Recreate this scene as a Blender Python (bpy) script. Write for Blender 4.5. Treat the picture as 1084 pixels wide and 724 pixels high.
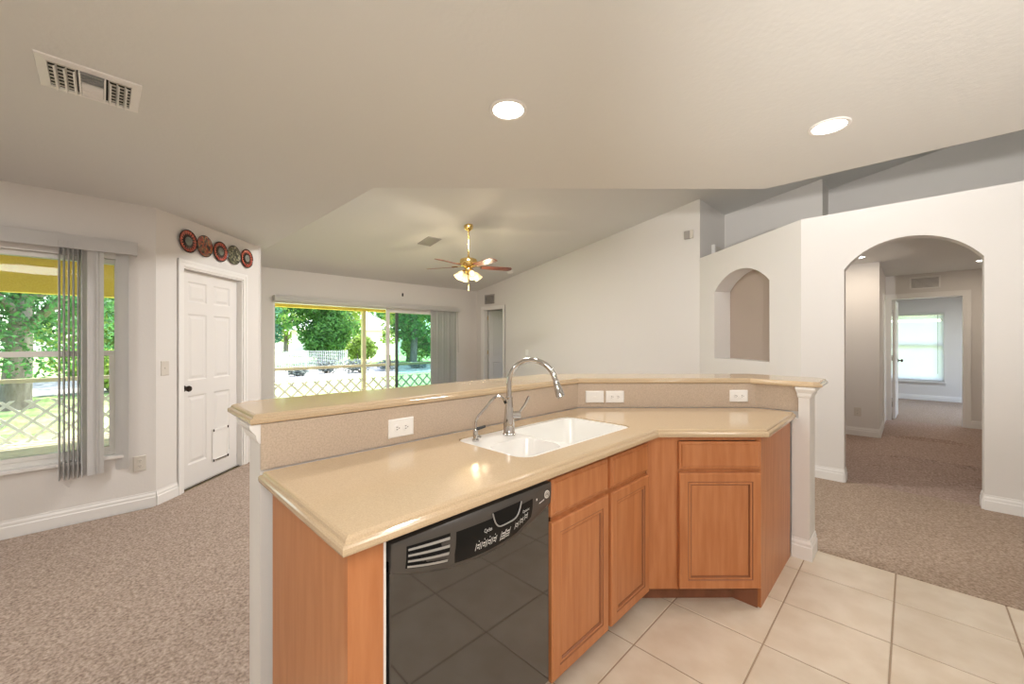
import bpy, bmesh, math, random
import numpy as np
from mathutils import Matrix, Vector

for o in list(bpy.data.objects):
    bpy.data.objects.remove(o)
SC = bpy.context.scene
COL = SC.collection
R = math.radians

# ------------------------------------------------------------------ camera
cam = bpy.data.cameras.new('camera')
cam.sensor_width = 36.0
cam.lens = 36.0 * 428.0 / 1084.0
cam.shift_y = -1.0 / 1084.0
cam.clip_start = 0.02
cam.clip_end = 400
camo = bpy.data.objects.new('camera', cam)
camo.location = (0, 0, 1.36)
camo.rotation_euler = (R(90), 0, R(44.6))
COL.objects.link(camo)
SC.camera = camo

# ------------------------------------------------------------------ colour management, world, sun
SC.view_settings.view_transform = 'Standard'
SC.view_settings.look = 'None'
SC.view_settings.gamma = 1.0
SC.view_settings.use_curve_mapping = False
SC.view_settings.exposure = 0.35
SC.cycles.max_bounces = 10
SC.cycles.diffuse_bounces = 6
SC.cycles.transparent_max_bounces = 24
SC.cycles.sample_clamp_indirect = 6
SC.cycles.use_denoising = True
SC.cycles.caustics_reflective = False
SC.cycles.caustics_refractive = False

world = bpy.data.worlds.new('world')
SC.world = world
world.use_nodes = True
wn = world.node_tree
bg = wn.nodes['Background']
sky = wn.nodes.new('ShaderNodeTexSky')
sky.sky_type = 'NISHITA'
sky.sun_disc = False
sky.sun_elevation = R(55)
sky.sun_rotation = R(40)
sky.air_density = 1.0
sky.dust_density = 1.5
wn.links.new(sky.outputs[0], bg.inputs[0])
bg.inputs[1].default_value = 0.75

sun = bpy.data.lights.new('sun', 'SUN')
sun.energy = 10.0
sun.angle = R(0.6)
sun.color = (1.0, 0.96, 0.88)
so = bpy.data.objects.new('sun', sun)
so.rotation_euler = Vector((0.36, -0.34, -0.87)).to_track_quat('-Z', 'Y').to_euler()
COL.objects.link(so)


def area(name, loc, size, power, color, target=(0, 0, -1), shape='DISK', size_y=None):
    l = bpy.data.lights.new(name, 'AREA')
    l.shape = shape
    l.size = size
    if size_y:
        l.size_y = size_y
    l.energy = power
    l.color = color
    o = bpy.data.objects.new(name, l)
    o.location = loc
    o.rotation_euler = Vector(target).to_track_quat('-Z', 'Y').to_euler()
    COL.objects.link(o)
    return o


WARM = (1.0, 0.98, 0.955)
# added fill lights without fixtures for kitchen and nook, and the camera's flash
area('kitchen_fill_light', (0.5, -0.7, 2.44), 1.1, 37, WARM)
area('kitchen_fill_light', (1.2, 1.8, 2.44), 0.6, 10, WARM)
area('nook_fill_light', (-2.9, -1.2, 2.44), 0.6, 18, WARM)
area('camera_flash', (0.10, -0.10, 1.48), 0.12, 7, (1.0, 0.975, 0.94), target=(-0.62, 0.74, 0.16))
# added spot with no real source, tilted up to brighten the far walls
fl = bpy.data.lights.new('upper_wall_fill_spot', 'SPOT')
fl.energy = 700
fl.color = (1.0, 0.97, 0.93)
fl.spot_size = R(54)
fl.spot_blend = 1.0
fl.shadow_soft_size = 0.05
flo = bpy.data.objects.new('upper_wall_fill_spot', fl)
flo.location = (1.3, -1.45, 1.19)
flo.rotation_euler = Vector((-0.17, 0.93, 0.33)).to_track_quat('-Z', 'Y').to_euler()
COL.objects.link(flo)
area('living_fill_light', (-3.6, 2.9, 3.1), 0.6, 92, WARM)  # unseen fill added to lift the living room, no fixture
# added fills: one hidden in the high void for the upper walls, one brightening the bedroom
area('void_fill_light', (-0.3, 3.65, 3.65), 0.4, 18, WARM, target=(-0.10, 1.0, 0.0))
area('bedroom_fill_light', (0.9, 11.4, 2.42), 0.5, 26, (0.93, 0.97, 1.0))


# ------------------------------------------------------------------ materials
def mat(name, col, rough=0.5, metal=0.0, col2=None, scale=20.0, stretch=(1, 1, 1), bump=0.0, bscale=None,
        spec=0.5, coat=0.0, detail=4.0, island=0.0, contrast=(0.35, 0.65), emit=None, transl=0.0):
    m = bpy.data.materials.new(name)
    m.use_nodes = True
    nt = m.node_tree
    N, L = nt.nodes, nt.links
    b = N['Principled BSDF']
    b.inputs['Base Color'].default_value = (*col, 1)
    b.inputs['Roughness'].default_value = rough
    b.inputs['Metallic'].default_value = metal
    b.inputs['Specular IOR Level'].default_value = spec
    b.inputs['Coat Weight'].default_value = coat
    b.inputs['Coat Roughness'].default_value = 0.08
    if emit:
        b.inputs['Emission Color'].default_value = (*emit[:3], 1)
        b.inputs['Emission Strength'].default_value = emit[3]
    tc = N.new('ShaderNodeTexCoord')
    mp = N.new('ShaderNodeMapping')
    mp.inputs['Scale'].default_value = stretch
    L.new(tc.outputs['Object'], mp.inputs[0])
    colout = None
    if col2 is not None:
        nz = N.new('ShaderNodeTexNoise')
        nz.inputs['Scale'].default_value = scale
        nz.inputs['Detail'].default_value = detail
        L.new(mp.outputs[0], nz.inputs['Vector'])
        cr = N.new('ShaderNodeValToRGB')
        cr.color_ramp.elements[0].position = contrast[0]
        cr.color_ramp.elements[1].position = contrast[1]
        cr.color_ramp.elements[0].color = (*col, 1)
        cr.color_ramp.elements[1].color = (*col2, 1)
        L.new(nz.outputs['Fac'], cr.inputs[0])
        colout = cr.outputs[0]
    if island > 0:
        gi = N.new('ShaderNodeNewGeometry')
        hs = N.new('ShaderNodeHueSaturation')
        mr = N.new('ShaderNodeMapRange')
        mr.inputs['To Min'].default_value = 1 - island
        mr.inputs['To Max'].default_value = 1 + island
        L.new(gi.outputs['Random Per Island'], mr.inputs[0])
        L.new(mr.outputs[0], hs.inputs['Value'])
        if colout:
            L.new(colout, hs.inputs['Color'])
        else:
            hs.inputs['Color'].default_value = (*col, 1)
        colout = hs.outputs[0]
    if colout:
        L.new(colout, b.inputs['Base Color'])
    if bump > 0:
        nb = N.new('ShaderNodeTexNoise')
        nb.inputs['Scale'].default_value = bscale or scale
        nb.inputs['Detail'].default_value = 3
        L.new(mp.outputs[0], nb.inputs['Vector'])
        bp = N.new('ShaderNodeBump')
        bp.inputs['Strength'].default_value = bump
        bp.inputs['Distance'].default_value = 0.01
        L.new(nb.outputs['Fac'], bp.inputs['Height'])
        L.new(bp.outputs[0], b.inputs['Normal'])
    if transl > 0:
        tr = N.new('ShaderNodeBsdfTranslucent')
        tr.inputs[0].default_value = (*col, 1)
        if colout:
            L.new(colout, tr.inputs[0])
        mx = N.new('ShaderNodeMixShader')
        mx.inputs[0].default_value = transl
        L.new(b.outputs[0], mx.inputs[1])
        L.new(tr.outputs[0], mx.inputs[2])
        L.new(mx.outputs[0], N['Material Output'].inputs[0])
    return m


def glass(name, tint=(1, 1, 1)):
    m = bpy.data.materials.new(name)
    m.use_nodes = True
    nt = m.node_tree
    N, L = nt.nodes, nt.links
    N.remove(N['Principled BSDF'])
    t = N.new('ShaderNodeBsdfTransparent')
    t.inputs[0].default_value = (*tint, 1)
    g = N.new('ShaderNodeBsdfGlossy')
    g.inputs['Roughness'].default_value = 0.02
    f = N.new('ShaderNodeFresnel')
    f.inputs[0].default_value = 1.3
    mx = N.new('ShaderNodeMixShader')
    L.new(f.outputs[0], mx.inputs[0])
    L.new(t.outputs[0], mx.inputs[1])
    L.new(g.outputs[0], mx.inputs[2])
    L.new(mx.outputs[0], N['Material Output'].inputs[0])
    return m


M = {}
M['wall'] = mat('wall_paint', (0.72, 0.695, 0.67), 0.7, bump=0.05, bscale=60, spec=0.2)
M['taupe'] = mat('taupe_paint', (0.42, 0.345, 0.295), 0.75, bump=0.05, bscale=60, spec=0.2)
M['ceil'] = mat('ceiling_paint', (0.70, 0.70, 0.685), 0.8, bump=0.10, bscale=45, spec=0.1)
M['trim'] = mat('trim_paint', (0.80, 0.785, 0.765), 0.4, spec=0.4, bump=0.01, bscale=30)
M['doorp'] = mat('door_paint', (0.74, 0.72, 0.70), 0.45, spec=0.4, bump=0.02, bscale=40)
M['carpet'] = mat('carpet_pile', (0.24, 0.178, 0.142), 0.98, col2=(0.53, 0.425, 0.355), scale=75, detail=6, bump=1.0,
                  bscale=110, spec=0.05, contrast=(0.3, 0.7))
M['carpetfoyer'] = mat('carpet_tan', (0.27, 0.195, 0.145), 0.98, col2=(0.55, 0.43, 0.34), scale=75, detail=6, bump=1.0, bscale=110, spec=0.05, contrast=(0.3, 0.7))
M['carpethall'] = mat('carpet_worn', (0.27, 0.190, 0.155), 0.98, col2=(0.55, 0.42, 0.36), scale=60, detail=6, bump=1.0, bscale=100, spec=0.05, contrast=(0.3, 0.7))
M['tile'] = mat('floor_tile', (0.69, 0.60, 0.485), 0.32, col2=(0.62, 0.52, 0.40), scale=7, bump=0.06, bscale=9, island=0.05)
M['grout'] = mat('grout', (0.36, 0.27, 0.19), 0.9, bump=0.2, bscale=80)
M['counter'] = mat('counter_surface', (0.56, 0.425, 0.275), 0.13, col2=(0.50, 0.375, 0.24), scale=260, spec=0.5, detail=2)
M['splash'] = mat('splash_surface', (0.465, 0.37, 0.285), 0.3, col2=(0.56, 0.455, 0.36), scale=170, spec=0.5, detail=2)
M['wood'] = mat('maple_wood', (0.41, 0.148, 0.052), 0.36, col2=(0.49, 0.198, 0.078), scale=5, stretch=(7, 7, 0.7), spec=0.4,
                detail=6, bump=0.02, bscale=30)
M['woodpale'] = mat('maple_filler', (0.44, 0.18, 0.07), 0.38, col2=(0.50, 0.22, 0.095), scale=5, stretch=(7, 7, 0.7), spec=0.4, detail=6)
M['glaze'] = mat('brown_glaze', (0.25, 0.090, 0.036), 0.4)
M['toe'] = mat('toe_kick_wood', (0.20, 0.075, 0.035), 0.5, col2=(0.26, 0.10, 0.05), scale=5, stretch=(3, 3, 1))
M['black'] = mat('black_gloss', (0.012, 0.010, 0.009), 0.04, spec=1.0, coat=0.6)
M['blackpanel'] = mat('black_panel', (0.055, 0.048, 0.042), 0.32, spec=0.5)
M['blackdeep'] = mat('black_plastic', (0.006, 0.006, 0.006), 0.25)
M['padblack'] = mat('pad_black', (0.006, 0.006, 0.006), 0.45, spec=0.15)
M['dark'] = mat('dark_gap', (0.012, 0.011, 0.011), 0.8)
M['glyph'] = mat('panel_print', (0.78, 0.78, 0.76), 0.5)
M['silver'] = mat('silver_plastic', (0.42, 0.42, 0.42), 0.35, metal=0.6)
M['sink'] = mat('white_sink', (0.80, 0.785, 0.745), 0.14, spec=0.5)
M['chrome'] = mat('chrome', (0.58, 0.565, 0.55), 0.06, metal=1.0)
M['nickel'] = mat('brushed_nickel', (0.55, 0.55, 0.52), 0.25, metal=1.0)
M['bronze'] = mat('dark_bronze', (0.05, 0.035, 0.025), 0.3, metal=0.8)
M['brass'] = mat('polished_brass', (0.80, 0.58, 0.22), 0.15, metal=1.0)
M['plate'] = mat('outlet_plastic', (0.85, 0.84, 0.82), 0.3)
M['platebeige'] = mat('outlet_plastic_beige', (0.62, 0.58, 0.52), 0.35)
M['vane'] = mat('blind_vane', (0.74, 0.73, 0.72), 0.5, transl=0.4)
M['vinyl'] = mat('window_vinyl', (0.80, 0.79, 0.76), 0.4)
M['alu'] = mat('aluminium_frame', (0.62, 0.60, 0.55), 0.4, metal=0.3)
M['aludark'] = mat('aluminium_dark', (0.12, 0.13, 0.13), 0.4, metal=0.3)
M['glass'] = glass('window_glass', (0.97, 1.0, 0.985))
M['tint'] = glass('tinted_glass', (0.62, 0.82, 0.80))
M['bladewood'] = mat('blade_wood', (0.085, 0.028, 0.018), 0.35, col2=(0.15, 0.045, 0.025), scale=6, stretch=(4, 4, 4))
M['shadeglass'] = mat('frosted_shade', (0.62, 0.54, 0.34), 0.4, emit=(1.0, 0.80, 0.42, 0.30), transl=0.2)
M['bulb'] = mat('lamp_lens', (1, 1, 1), 0.4, emit=(1.0, 0.96, 0.88, 9.0))
M['fanbulb'] = mat('fan_bulb', (1, 0.9, 0.7), 0.4, emit=(1.0, 0.82, 0.5, 1.6))
M['yellow'] = mat('yellow_stucco', (0.84, 0.58, 0.12), 0.9, col2=(0.90, 0.65, 0.17), scale=60, bump=0.5, bscale=70)
M['soffit'] = mat('soffit_paint', (0.86, 0.82, 0.70), 0.8, bump=0.05, bscale=30)
M['concrete'] = mat('porch_concrete', (0.58, 0.47, 0.34), 0.8, col2=(0.66, 0.55, 0.41), scale=12, bump=0.1)
M['lattice'] = mat('lattice_vinyl', (0.85, 0.84, 0.80), 0.5, bump=0.01, bscale=20)
M['cream'] = mat('cream_aluminium', (0.80, 0.70, 0.52), 0.5, bump=0.01, bscale=20)
M['lawn'] = mat('lawn_grass', (0.30, 0.44, 0.12), 0.95, col2=(0.46, 0.54, 0.22), scale=3.0, bump=0.8, bscale=60, detail=8)
M['gravel'] = mat('pale_gravel', (0.55, 0.52, 0.47), 0.95, col2=(0.20, 0.20, 0.19), scale=5, bump=0.8, bscale=20, detail=6)
M['leafA'] = mat('leaf_green', (0.13, 0.29, 0.07), 0.6, island=0.6, transl=0.45)
M['leafW'] = mat('leaf_deep', (0.085, 0.22, 0.065), 0.6, island=0.6, transl=0.45)
M['leafB'] = mat('leaf_yellowgreen', (0.32, 0.44, 0.09), 0.6, island=0.45, transl=0.45)
M['leafC'] = mat('leaf_bluegreen', (0.10, 0.27, 0.15), 0.6, island=0.55, transl=0.4)
M['leafD'] = mat('leaf_grey', (0.20, 0.23, 0.21), 0.7, island=0.5, transl=0.3)
M['bark'] = mat('tree_bark', (0.16, 0.13, 0.10), 0.95, col2=(0.26, 0.22, 0.18), scale=12, stretch=(1, 1, 0.25), bump=0.9, bscale=14)
M['housewall'] = mat('house_stucco', (0.80, 0.74, 0.66), 0.9, bump=0.1, bscale=20)
M['roof'] = mat('pale_roof', (0.75, 0.72, 0.68), 0.8, col2=(0.68, 0.65, 0.61), scale=6)
M['red'] = mat('red_glaze', (0.36, 0.045, 0.03), 0.3, col2=(0.46, 0.10, 0.045), scale=30, island=0.15)
M['grey'] = mat('grey_pewter', (0.22, 0.23, 0.20), 0.35, metal=0.2, col2=(0.15, 0.16, 0.14), scale=25)
M['rimblack'] = mat('black_glaze', (0.02, 0.012, 0.01), 0.25)
M['smoke'] = mat('device_grey', (0.36, 0.34, 0.32), 0.5)
M['slot'] = mat('outlet_slot', (0.03, 0.03, 0.03), 0.6)


def voronoi_mat(name, cols, scale):
    m = bpy.data.materials.new(name)
    m.use_nodes = True
    nt = m.node_tree
    N, L = nt.nodes, nt.links
    b = N['Principled BSDF']
    b.inputs['Roughness'].default_value = 0.3
    tc = N.new('ShaderNodeTexCoord')
    v = N.new('ShaderNodeTexVoronoi')
    v.inputs['Scale'].default_value = scale
    L.new(tc.outputs['Object'], v.inputs['Vector'])
    sp = N.new('ShaderNodeSeparateColor')
    L.new(v.outputs['Color'], sp.inputs[0])
    cr = N.new('ShaderNodeValToRGB')
    cr.color_ramp.interpolation = 'CONSTANT'
    e = cr.color_ramp.elements
    e[0].color = (*cols[0], 1)
    e[1].color = (*cols[1], 1)
    e[1].position = 1.0 / len(cols)
    for i, c in enumerate(cols[2:]):
        k = e.new((i + 2) / len(cols))
        k.color = (*c, 1)
    L.new(sp.outputs[0], cr.inputs[0])
    L.new(cr.outputs[0], b.inputs['Base Color'])
    return m


M['mosaicred'] = voronoi_mat('red_mosaic_glaze', [(0.30, 0.04, 0.03), (0.03, 0.02, 0.015), (0.42, 0.14, 0.04), (0.28, 0.06, 0.03), (0.16, 0.10, 0.06)], 55)
M['mosaicgreen'] = voronoi_mat('green_mosaic_glaze', [(0.10, 0.10, 0.05), (0.02, 0.02, 0.015), (0.34, 0.32, 0.22), (0.14, 0.13, 0.07), (0.05, 0.05, 0.03)], 60)


# ------------------------------------------------------------------ mesh builder
MW = {}   # world matrix of every object made here


class MB:
    def __init__(s, T=None):
        s.v, s.f, s.mi, s.sm = [], [], [], []
        s.T = T or Matrix.Identity(4)

    def add(s, vs, fs, mi=0, smooth=False):
        b = len(s.v)
        s.v += [s.T @ Vector(p) for p in vs]
        for f in fs:
            s.f.append([b + i for i in f])
            s.mi.append(mi)
            s.sm.append(smooth)
        return s

    def box(s, x0, x1, y0, y1, z0, z1, mi=0):
        vs = [(x, y, z) for z in (z0, z1) for y in (y0, y1) for x in (x0, x1)]
        return s.add(vs, [(0, 2, 3, 1), (4, 5, 7, 6), (0, 1, 5, 4), (2, 6, 7, 3), (0, 4, 6, 2), (1, 3, 7, 5)], mi)

    def prism(s, poly, z0, z1, mi=0):
        n = len(poly)
        vs = [(p[0], p[1], z0) for p in poly] + [(p[0], p[1], z1) for p in poly]
        fs = [list(range(n))[::-1], list(range(n, 2 * n))]
        fs += [(i, (i + 1) % n, n + (i + 1) % n, n + i) for i in range(n)]
        return s.add(vs, fs, mi)

    def prismY(s, poly, y0, y1, mi=0):
        n = len(poly)
        vs = [(p[0], y0, p[1]) for p in poly] + [(p[0], y1, p[1]) for p in poly]
        fs = [list(range(n))[::-1], list(range(n, 2 * n))]
        fs += [(i, (i + 1) % n, n + (i + 1) % n, n + i) for i in range(n)]
        return s.add(vs, fs, mi)

    def loft(s, rings, mi=0, smooth=False, cap0=True, cap1=True):
        n = len(rings[0])
        vs = [p for r in rings for p in r]
        fs = []
        for k in range(len(rings) - 1):
            for i in range(n):
                j = (i + 1) % n
                fs.append((k * n + i, k * n + j, (k + 1) * n + j, (k + 1) * n + i))
        s.add(vs, fs, mi, smooth)
        if cap0:
            s.add(rings[0], [list(range(n))[::-1]], mi)
        if cap1:
            s.add(rings[-1], [list(range(n))], mi)
        return s

    def rectloft(s, x0, x1, z0, z1, steps, mi=0, cap=True):
        """nested rectangles in the local XZ plane, steps of (inset, y)"""
        rings = [[(x0 + i, y, z0 + i), (x1 - i, y, z0 + i), (x1 - i, y, z1 - i), (x0 + i, y, z1 - i)] for i, y in steps]
        return s.loft(rings, mi, False, False, cap)

    def tube(s, path, r, n=12, mi=0, cap=True):
        P = [Vector(p) for p in path]
        rs = r if isinstance(r, (list, tuple)) else [r] * len(P)
        rings = []
        up = None
        for i, p in enumerate(P):
            t = (P[min(i + 1, len(P) - 1)] - P[max(i - 1, 0)]).normalized()
            if up is None:
                a = Vector((0, 0, 1)) if abs(t.z) < 0.9 else Vector((1, 0, 0))
                up = (a - t * a.dot(t)).normalized()
            else:
                up = (up - t * up.dot(t)).normalized()
            w = t.cross(up)
            rings.append([p + (up * math.cos(2 * math.pi * k / n) + w * math.sin(2 * math.pi * k / n)) * rs[i] for k in range(n)])
        return s.loft(rings, mi, True, cap, cap)

    def lathe(s, prof, c=(0, 0, 0), n=28, mi=0, cap0=True, cap1=True):
        rings = [[(c[0] + r * math.cos(2 * math.pi * k / n), c[1] + r * math.sin(2 * math.pi * k / n), c[2] + z) for k in range(n)] for r, z in prof]
        return s.loft(rings, mi, True, cap0, cap1)

    def mesh(s, name, mats, M0=None, bevel=0.0):
        inv = (M0 or Matrix.Identity(4)).inverted()
        me = bpy.data.meshes.new(name)
        me.from_pydata([inv @ p for p in s.v], [], s.f)
        me.polygons.foreach_set('material_index', s.mi)
        me.polygons.foreach_set('use_smooth', s.sm)
        for m in (mats if isinstance(mats, (list, tuple)) else [mats]):
            me.materials.append(m)
        bm = bmesh.new()
        bm.from_mesh(me)
        bmesh.ops.remove_doubles(bm, verts=bm.verts, dist=1e-5)
        bmesh.ops.recalc_face_normals(bm, faces=bm.faces)
        if bevel > 0:
            es = [e for e in bm.edges if len(e.link_faces) == 2 and e.calc_face_angle(0) > 0.6]
            bmesh.ops.bevel(bm, geom=es, offset=bevel, segments=2, profile=0.5, affect='EDGES', clamp_overlap=True)
        bm.to_mesh(me)
        bm.free()
        me.update()
        return me

    def build(s, name, mats, parent=None, bevel=0.0, loc=None, sharp=35):
        M0 = MW[parent.name] if parent is not None else (Matrix.Translation(loc) if loc else Matrix.Identity(4))
        me = s.mesh(name, mats, M0, bevel)
        if any(s.sm):
            me.set_sharp_from_angle(angle=R(sharp))
        o = bpy.data.objects.new(name, me)
        COL.objects.link(o)
        if parent is not None:
            o.parent = parent
        elif loc:
            o.location = loc
        MW[o.name] = M0
        return o


def frame(ox, oy, ang, oz=0.0):
    return Matrix.Translation((ox, oy, oz)) @ Matrix.Rotation(ang, 4, 'Z')


def tag(o, label, cat, group=None, kind=None):
    o['label'] = label
    o['category'] = cat
    if group:
        o['group'] = group
    if kind:
        o['kind'] = kind
    return o


def thing(name, label, cat, loc, rz=0.0, group=None, kind=None):
    o = bpy.data.objects.new(name, None)
    o.empty_display_size = 0.05
    o.location = loc
    o.rotation_euler = (0, 0, rz)
    COL.objects.link(o)
    MW[o.name] = Matrix.Translation(loc) @ Matrix.Rotation(rz, 4, 'Z')
    return tag(o, label, cat, group, kind)


def copy_thing(src, loc, rz, label):
    c = src.copy()
    COL.objects.link(c)
    c.location = loc
    c.rotation_euler = (0, 0, rz)
    c['label'] = label
    MW[c.name] = Matrix.Translation(loc) @ Matrix.Rotation(rz, 4, 'Z')
    for ch in list(src.children):
        d = ch.copy()
        COL.objects.link(d)
        d.parent = c
        for g in list(ch.children):
            e = g.copy()
            COL.objects.link(e)
            e.parent = d
    return c


def struct(name, mb, m, label, cat, bevel=0.0):
    return tag(mb.build(name, m, bevel=bevel), label, cat, kind='structure')


def boolean(o, cutter):
    """subtract the MB cutter from object o (same frame), baking the result"""
    cm = cutter.mesh('cut', [])
    co = bpy.data.objects.new('cut', cm)
    COL.objects.link(co)
    md = o.modifiers.new('b', 'BOOLEAN')
    md.operation = 'DIFFERENCE'
    md.solver = 'EXACT'
    md.object = co
    dg = bpy.context.evaluated_depsgraph_get()
    dg.update()
    me = bpy.data.meshes.new_from_object(o.evaluated_get(dg))
    o.modifiers.clear()
    old = o.data
    me.name = old.name
    o.data = me
    bpy.data.objects.remove(co)
    return o


def rring(x0, x1, y0, y1, r, z, n=6):
    out = []
    for cx, cy, a in ((x1 - r, y1 - r, 0), (x0 + r, y1 - r, 90), (x0 + r, y0 + r, 180), (x1 - r, y0 + r, 270)):
        for k in range(n + 1):
            t = R(a + 90 * k / n)
            out.append((cx + r * math.cos(t), cy + r * math.sin(t), z))
    return out


def arch_pts(hw, spring, rise, n=20):
    """arc from +hw to -hw above the springing line"""
    rad = (hw * hw + rise * rise) / (2 * rise)
    cz = spring + rise - rad
    a0 = math.asin(hw / rad)
    return [(rad * math.sin(a0 - 2 * a0 * k / n), cz + rad * math.cos(a0 - 2 * a0 * k / n)) for k in range(n + 1)]


SL = 0.1838
XS, YL = -7.38, 6.28
VZ0 = 2.545


def vz(x):
    return VZ0 + SL * (x - XS)


# ------------------------------------------------------------------ shell: floors
# tiled kitchen floor
TX, TY, TP, G = -0.884, 2.085, 0.411, 0.0035
mb = MB()
X0, X1, Y0, Y1 = -1.68, 2.2, -3.0, 3.262
mb.box(X0, X1, Y0, Y1, -0.05, -0.003, 1)
i0, i1 = int((X0 - TX) / TP) - 1, int((X1 - TX) / TP) + 1
j0, j1 = int((Y0 - TY) / TP) - 1, int((Y1 - TY) / TP) + 1
for i in range(i0, i1 + 1):
    for j in range(j0, j1 + 1):
        a, b_ = max(X0, TX + i * TP + G), min(X1, TX + (i + 1) * TP - G)
        c_, d_ = max(Y0, TY + j * TP + G), min(Y1, TY + (j + 1) * TP - G)
        if b_ - a < 0.01 or d_ - c_ < 0.01:
            continue
        e = 0.002
        mb.loft([[(a, c_, -0.004), (b_, c_, -0.004), (b_, d_, -0.004), (a, d_, -0.004)],
                 [(a, c_, -0.0015), (b_, c_, -0.0015), (b_, d_, -0.0015), (a, d_, -0.0015)],
                 [(a + e, c_ + e, 0), (b_ - e, c_ + e, 0), (b_ - e, d_ - e, 0), (a + e, d_ - e, 0)]], 0, False, False, True)
struct('floor_kitchen', mb, [M['tile'], M['grout']], 'beige square ceramic tile kitchen floor with brown grout lines', 'floor')

# carpet: nook and living room
mb = MB()
mb.prism([(-1.68, -3.0), (-1.68, 2.35), (-0.78, 3.262), (-2.3, 5.2), (-2.3, 6.36), (-7.38, 6.36), (-7.38, 1.30),
          (-5.46, 1.34), (-4.40, 0.28), (-4.435, -3.0)], -0.05, 0.004)
struct('floor_carpet', mb, M['carpet'], 'brown pile carpet of the living room and dining nook', 'carpet')
mb = MB().prism([(-0.78, 3.262), (2.2, 3.262), (2.2, 5.06), (-0.8, 5.06), (-2.3, 6.35), (-2.3, 5.2)], -0.05, 0.004)
struct('floor_foyer', mb, M['carpetfoyer'], 'tan carpet between the tiled floor and the arched opening', 'carpet')
# carpet in the hall, with loose ripples
nx, ny = 40, 330
hx0, hx1, hy0, hy1 = -0.95, 2.2, 5.06, 9.56
vs, fs = [], []
ridges = [(5.62, 0.05, 0.030, 0.0, 1.2), (6.45, -0.03, 0.042, -0.3, 1.3), (7.85, 0.02, 0.045, -0.25, 0.6), (5.95, 0.05, 0.020, -0.4, 0.9)]
for j in range(ny + 1):
    for i in range(nx + 1):
        x = hx0 + (hx1 - hx0) * i / nx
        y = hy0 + (hy1 - hy0) * j / ny
        z = 0.004
        for (ry, sl, hh, xa, xb) in ridges:
            w = max(0, min(1, (x - xa) / 0.2)) * max(0, min(1, (xb - x) / 0.2))
            z += hh * w * math.exp(-((y - ry - sl * math.sin(3 * x)) / 0.028) ** 2)
        vs.append((x, y, z))
for j in range(ny):
    for i in range(nx):
        a = j * (nx + 1) + i
        fs.append((a, a + 1, a + nx + 2, a + nx + 1))
mb = MB().add(vs, fs, 0, True)
struct('floor_hall', mb, M['carpethall'], 'worn brown hall carpet with loose ripples seen through the arch', 'carpet')
mb = MB().box(-1.5, 2.6, 9.56, 13.3, -0.05, 0.003)
struct('floor_bedroom', mb, M['carpet'], 'carpet floor of the bedroom at the end of the hall', 'carpet')
mb = MB().box(-7.4, -4.0, 6.36, 9.5, -0.05, 0.003)
struct('floor_side_room', mb, M['carpet'], 'carpet floor behind the open door off the living room', 'carpet')

# ------------------------------------------------------------------ shell: ceilings
mb = MB().prism([(-4.58, -3.14), (2.34, -3.14), (2.34, 3.365), (-0.755, 3.365), (-2.75, 1.37), (-5.50, 1.37), (-4.50, 0.25)], 2.46, 4.6)
struct('ceiling_kitchen', mb, M['ceil'], 'flat lower ceiling over the kitchen with cut corner edges', 'ceiling')
XR = 1.2
mb = MB().prismY([(-7.56, vz(-7.56)), (XR, vz(XR)), (2.6, vz(XR) - 0.4), (2.6, vz(XR) - 0.2), (XR, vz(XR) + 0.2), (-7.56, vz(-7.56) + 0.2)], 1.16, 8.4)
struct('ceiling_living', mb, M['ceil'], 'sloping vaulted ceiling rising over the living room', 'ceiling')
mb = MB().prism([(-0.80, 5.06), (2.34, 5.06), (2.34, 9.62), (-1.02, 9.62), (-1.02, 8.2), (-2.30, 8.2), (-2.30, 6.42)], 2.47, 2.596)
struct('ceiling_hall', mb, M['ceil'], 'flat hall ceiling behind the arch, its top a plant ledge', 'ceiling')
mb = MB().box(-1.64, 2.74, 9.60, 13.5, 2.44, 2.7)
struct('ceiling_bedroom', mb, M['ceil'], 'ceiling of the bedroom at the end of the hall', 'ceiling')
mb = MB().box(-7.56, -3.9, 6.40, 9.6, 2.50, 2.7)
struct('ceiling_side_room', mb, M['ceil'], 'ceiling of the dim room behind the open living room door', 'ceiling')


# ------------------------------------------------------------------ shell: walls
def wall_open(T, L, H, th, ops, mb=None):
    """local: x along the wall 0..L, y 0..th away from the room, rectangular openings (s0,s1,z0,z1)"""
    mb = mb or MB()
    mb.T = T
    cuts = sorted(set([0, L] + [v for o in ops for v in o[:2]]))
    for a, b in zip(cuts[:-1], cuts[1:]):
        op = [o for o in ops if o[0] <= a + 1e-6 and o[1] >= b - 1e-6]
        if not op:
            mb.box(a, b, 0, th, 0, H)
        else:
            z = 0
            for o in op:
                if o[2] > z:
                    mb.box(a, b, 0, th, z, o[2])
                z = o[3]
            if z < H:
                mb.box(a, b, 0, th, z, H)
    return mb


def at(ox, oy, dx, dy):
    return frame(ox, oy, math.atan2(dy, dx))


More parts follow.
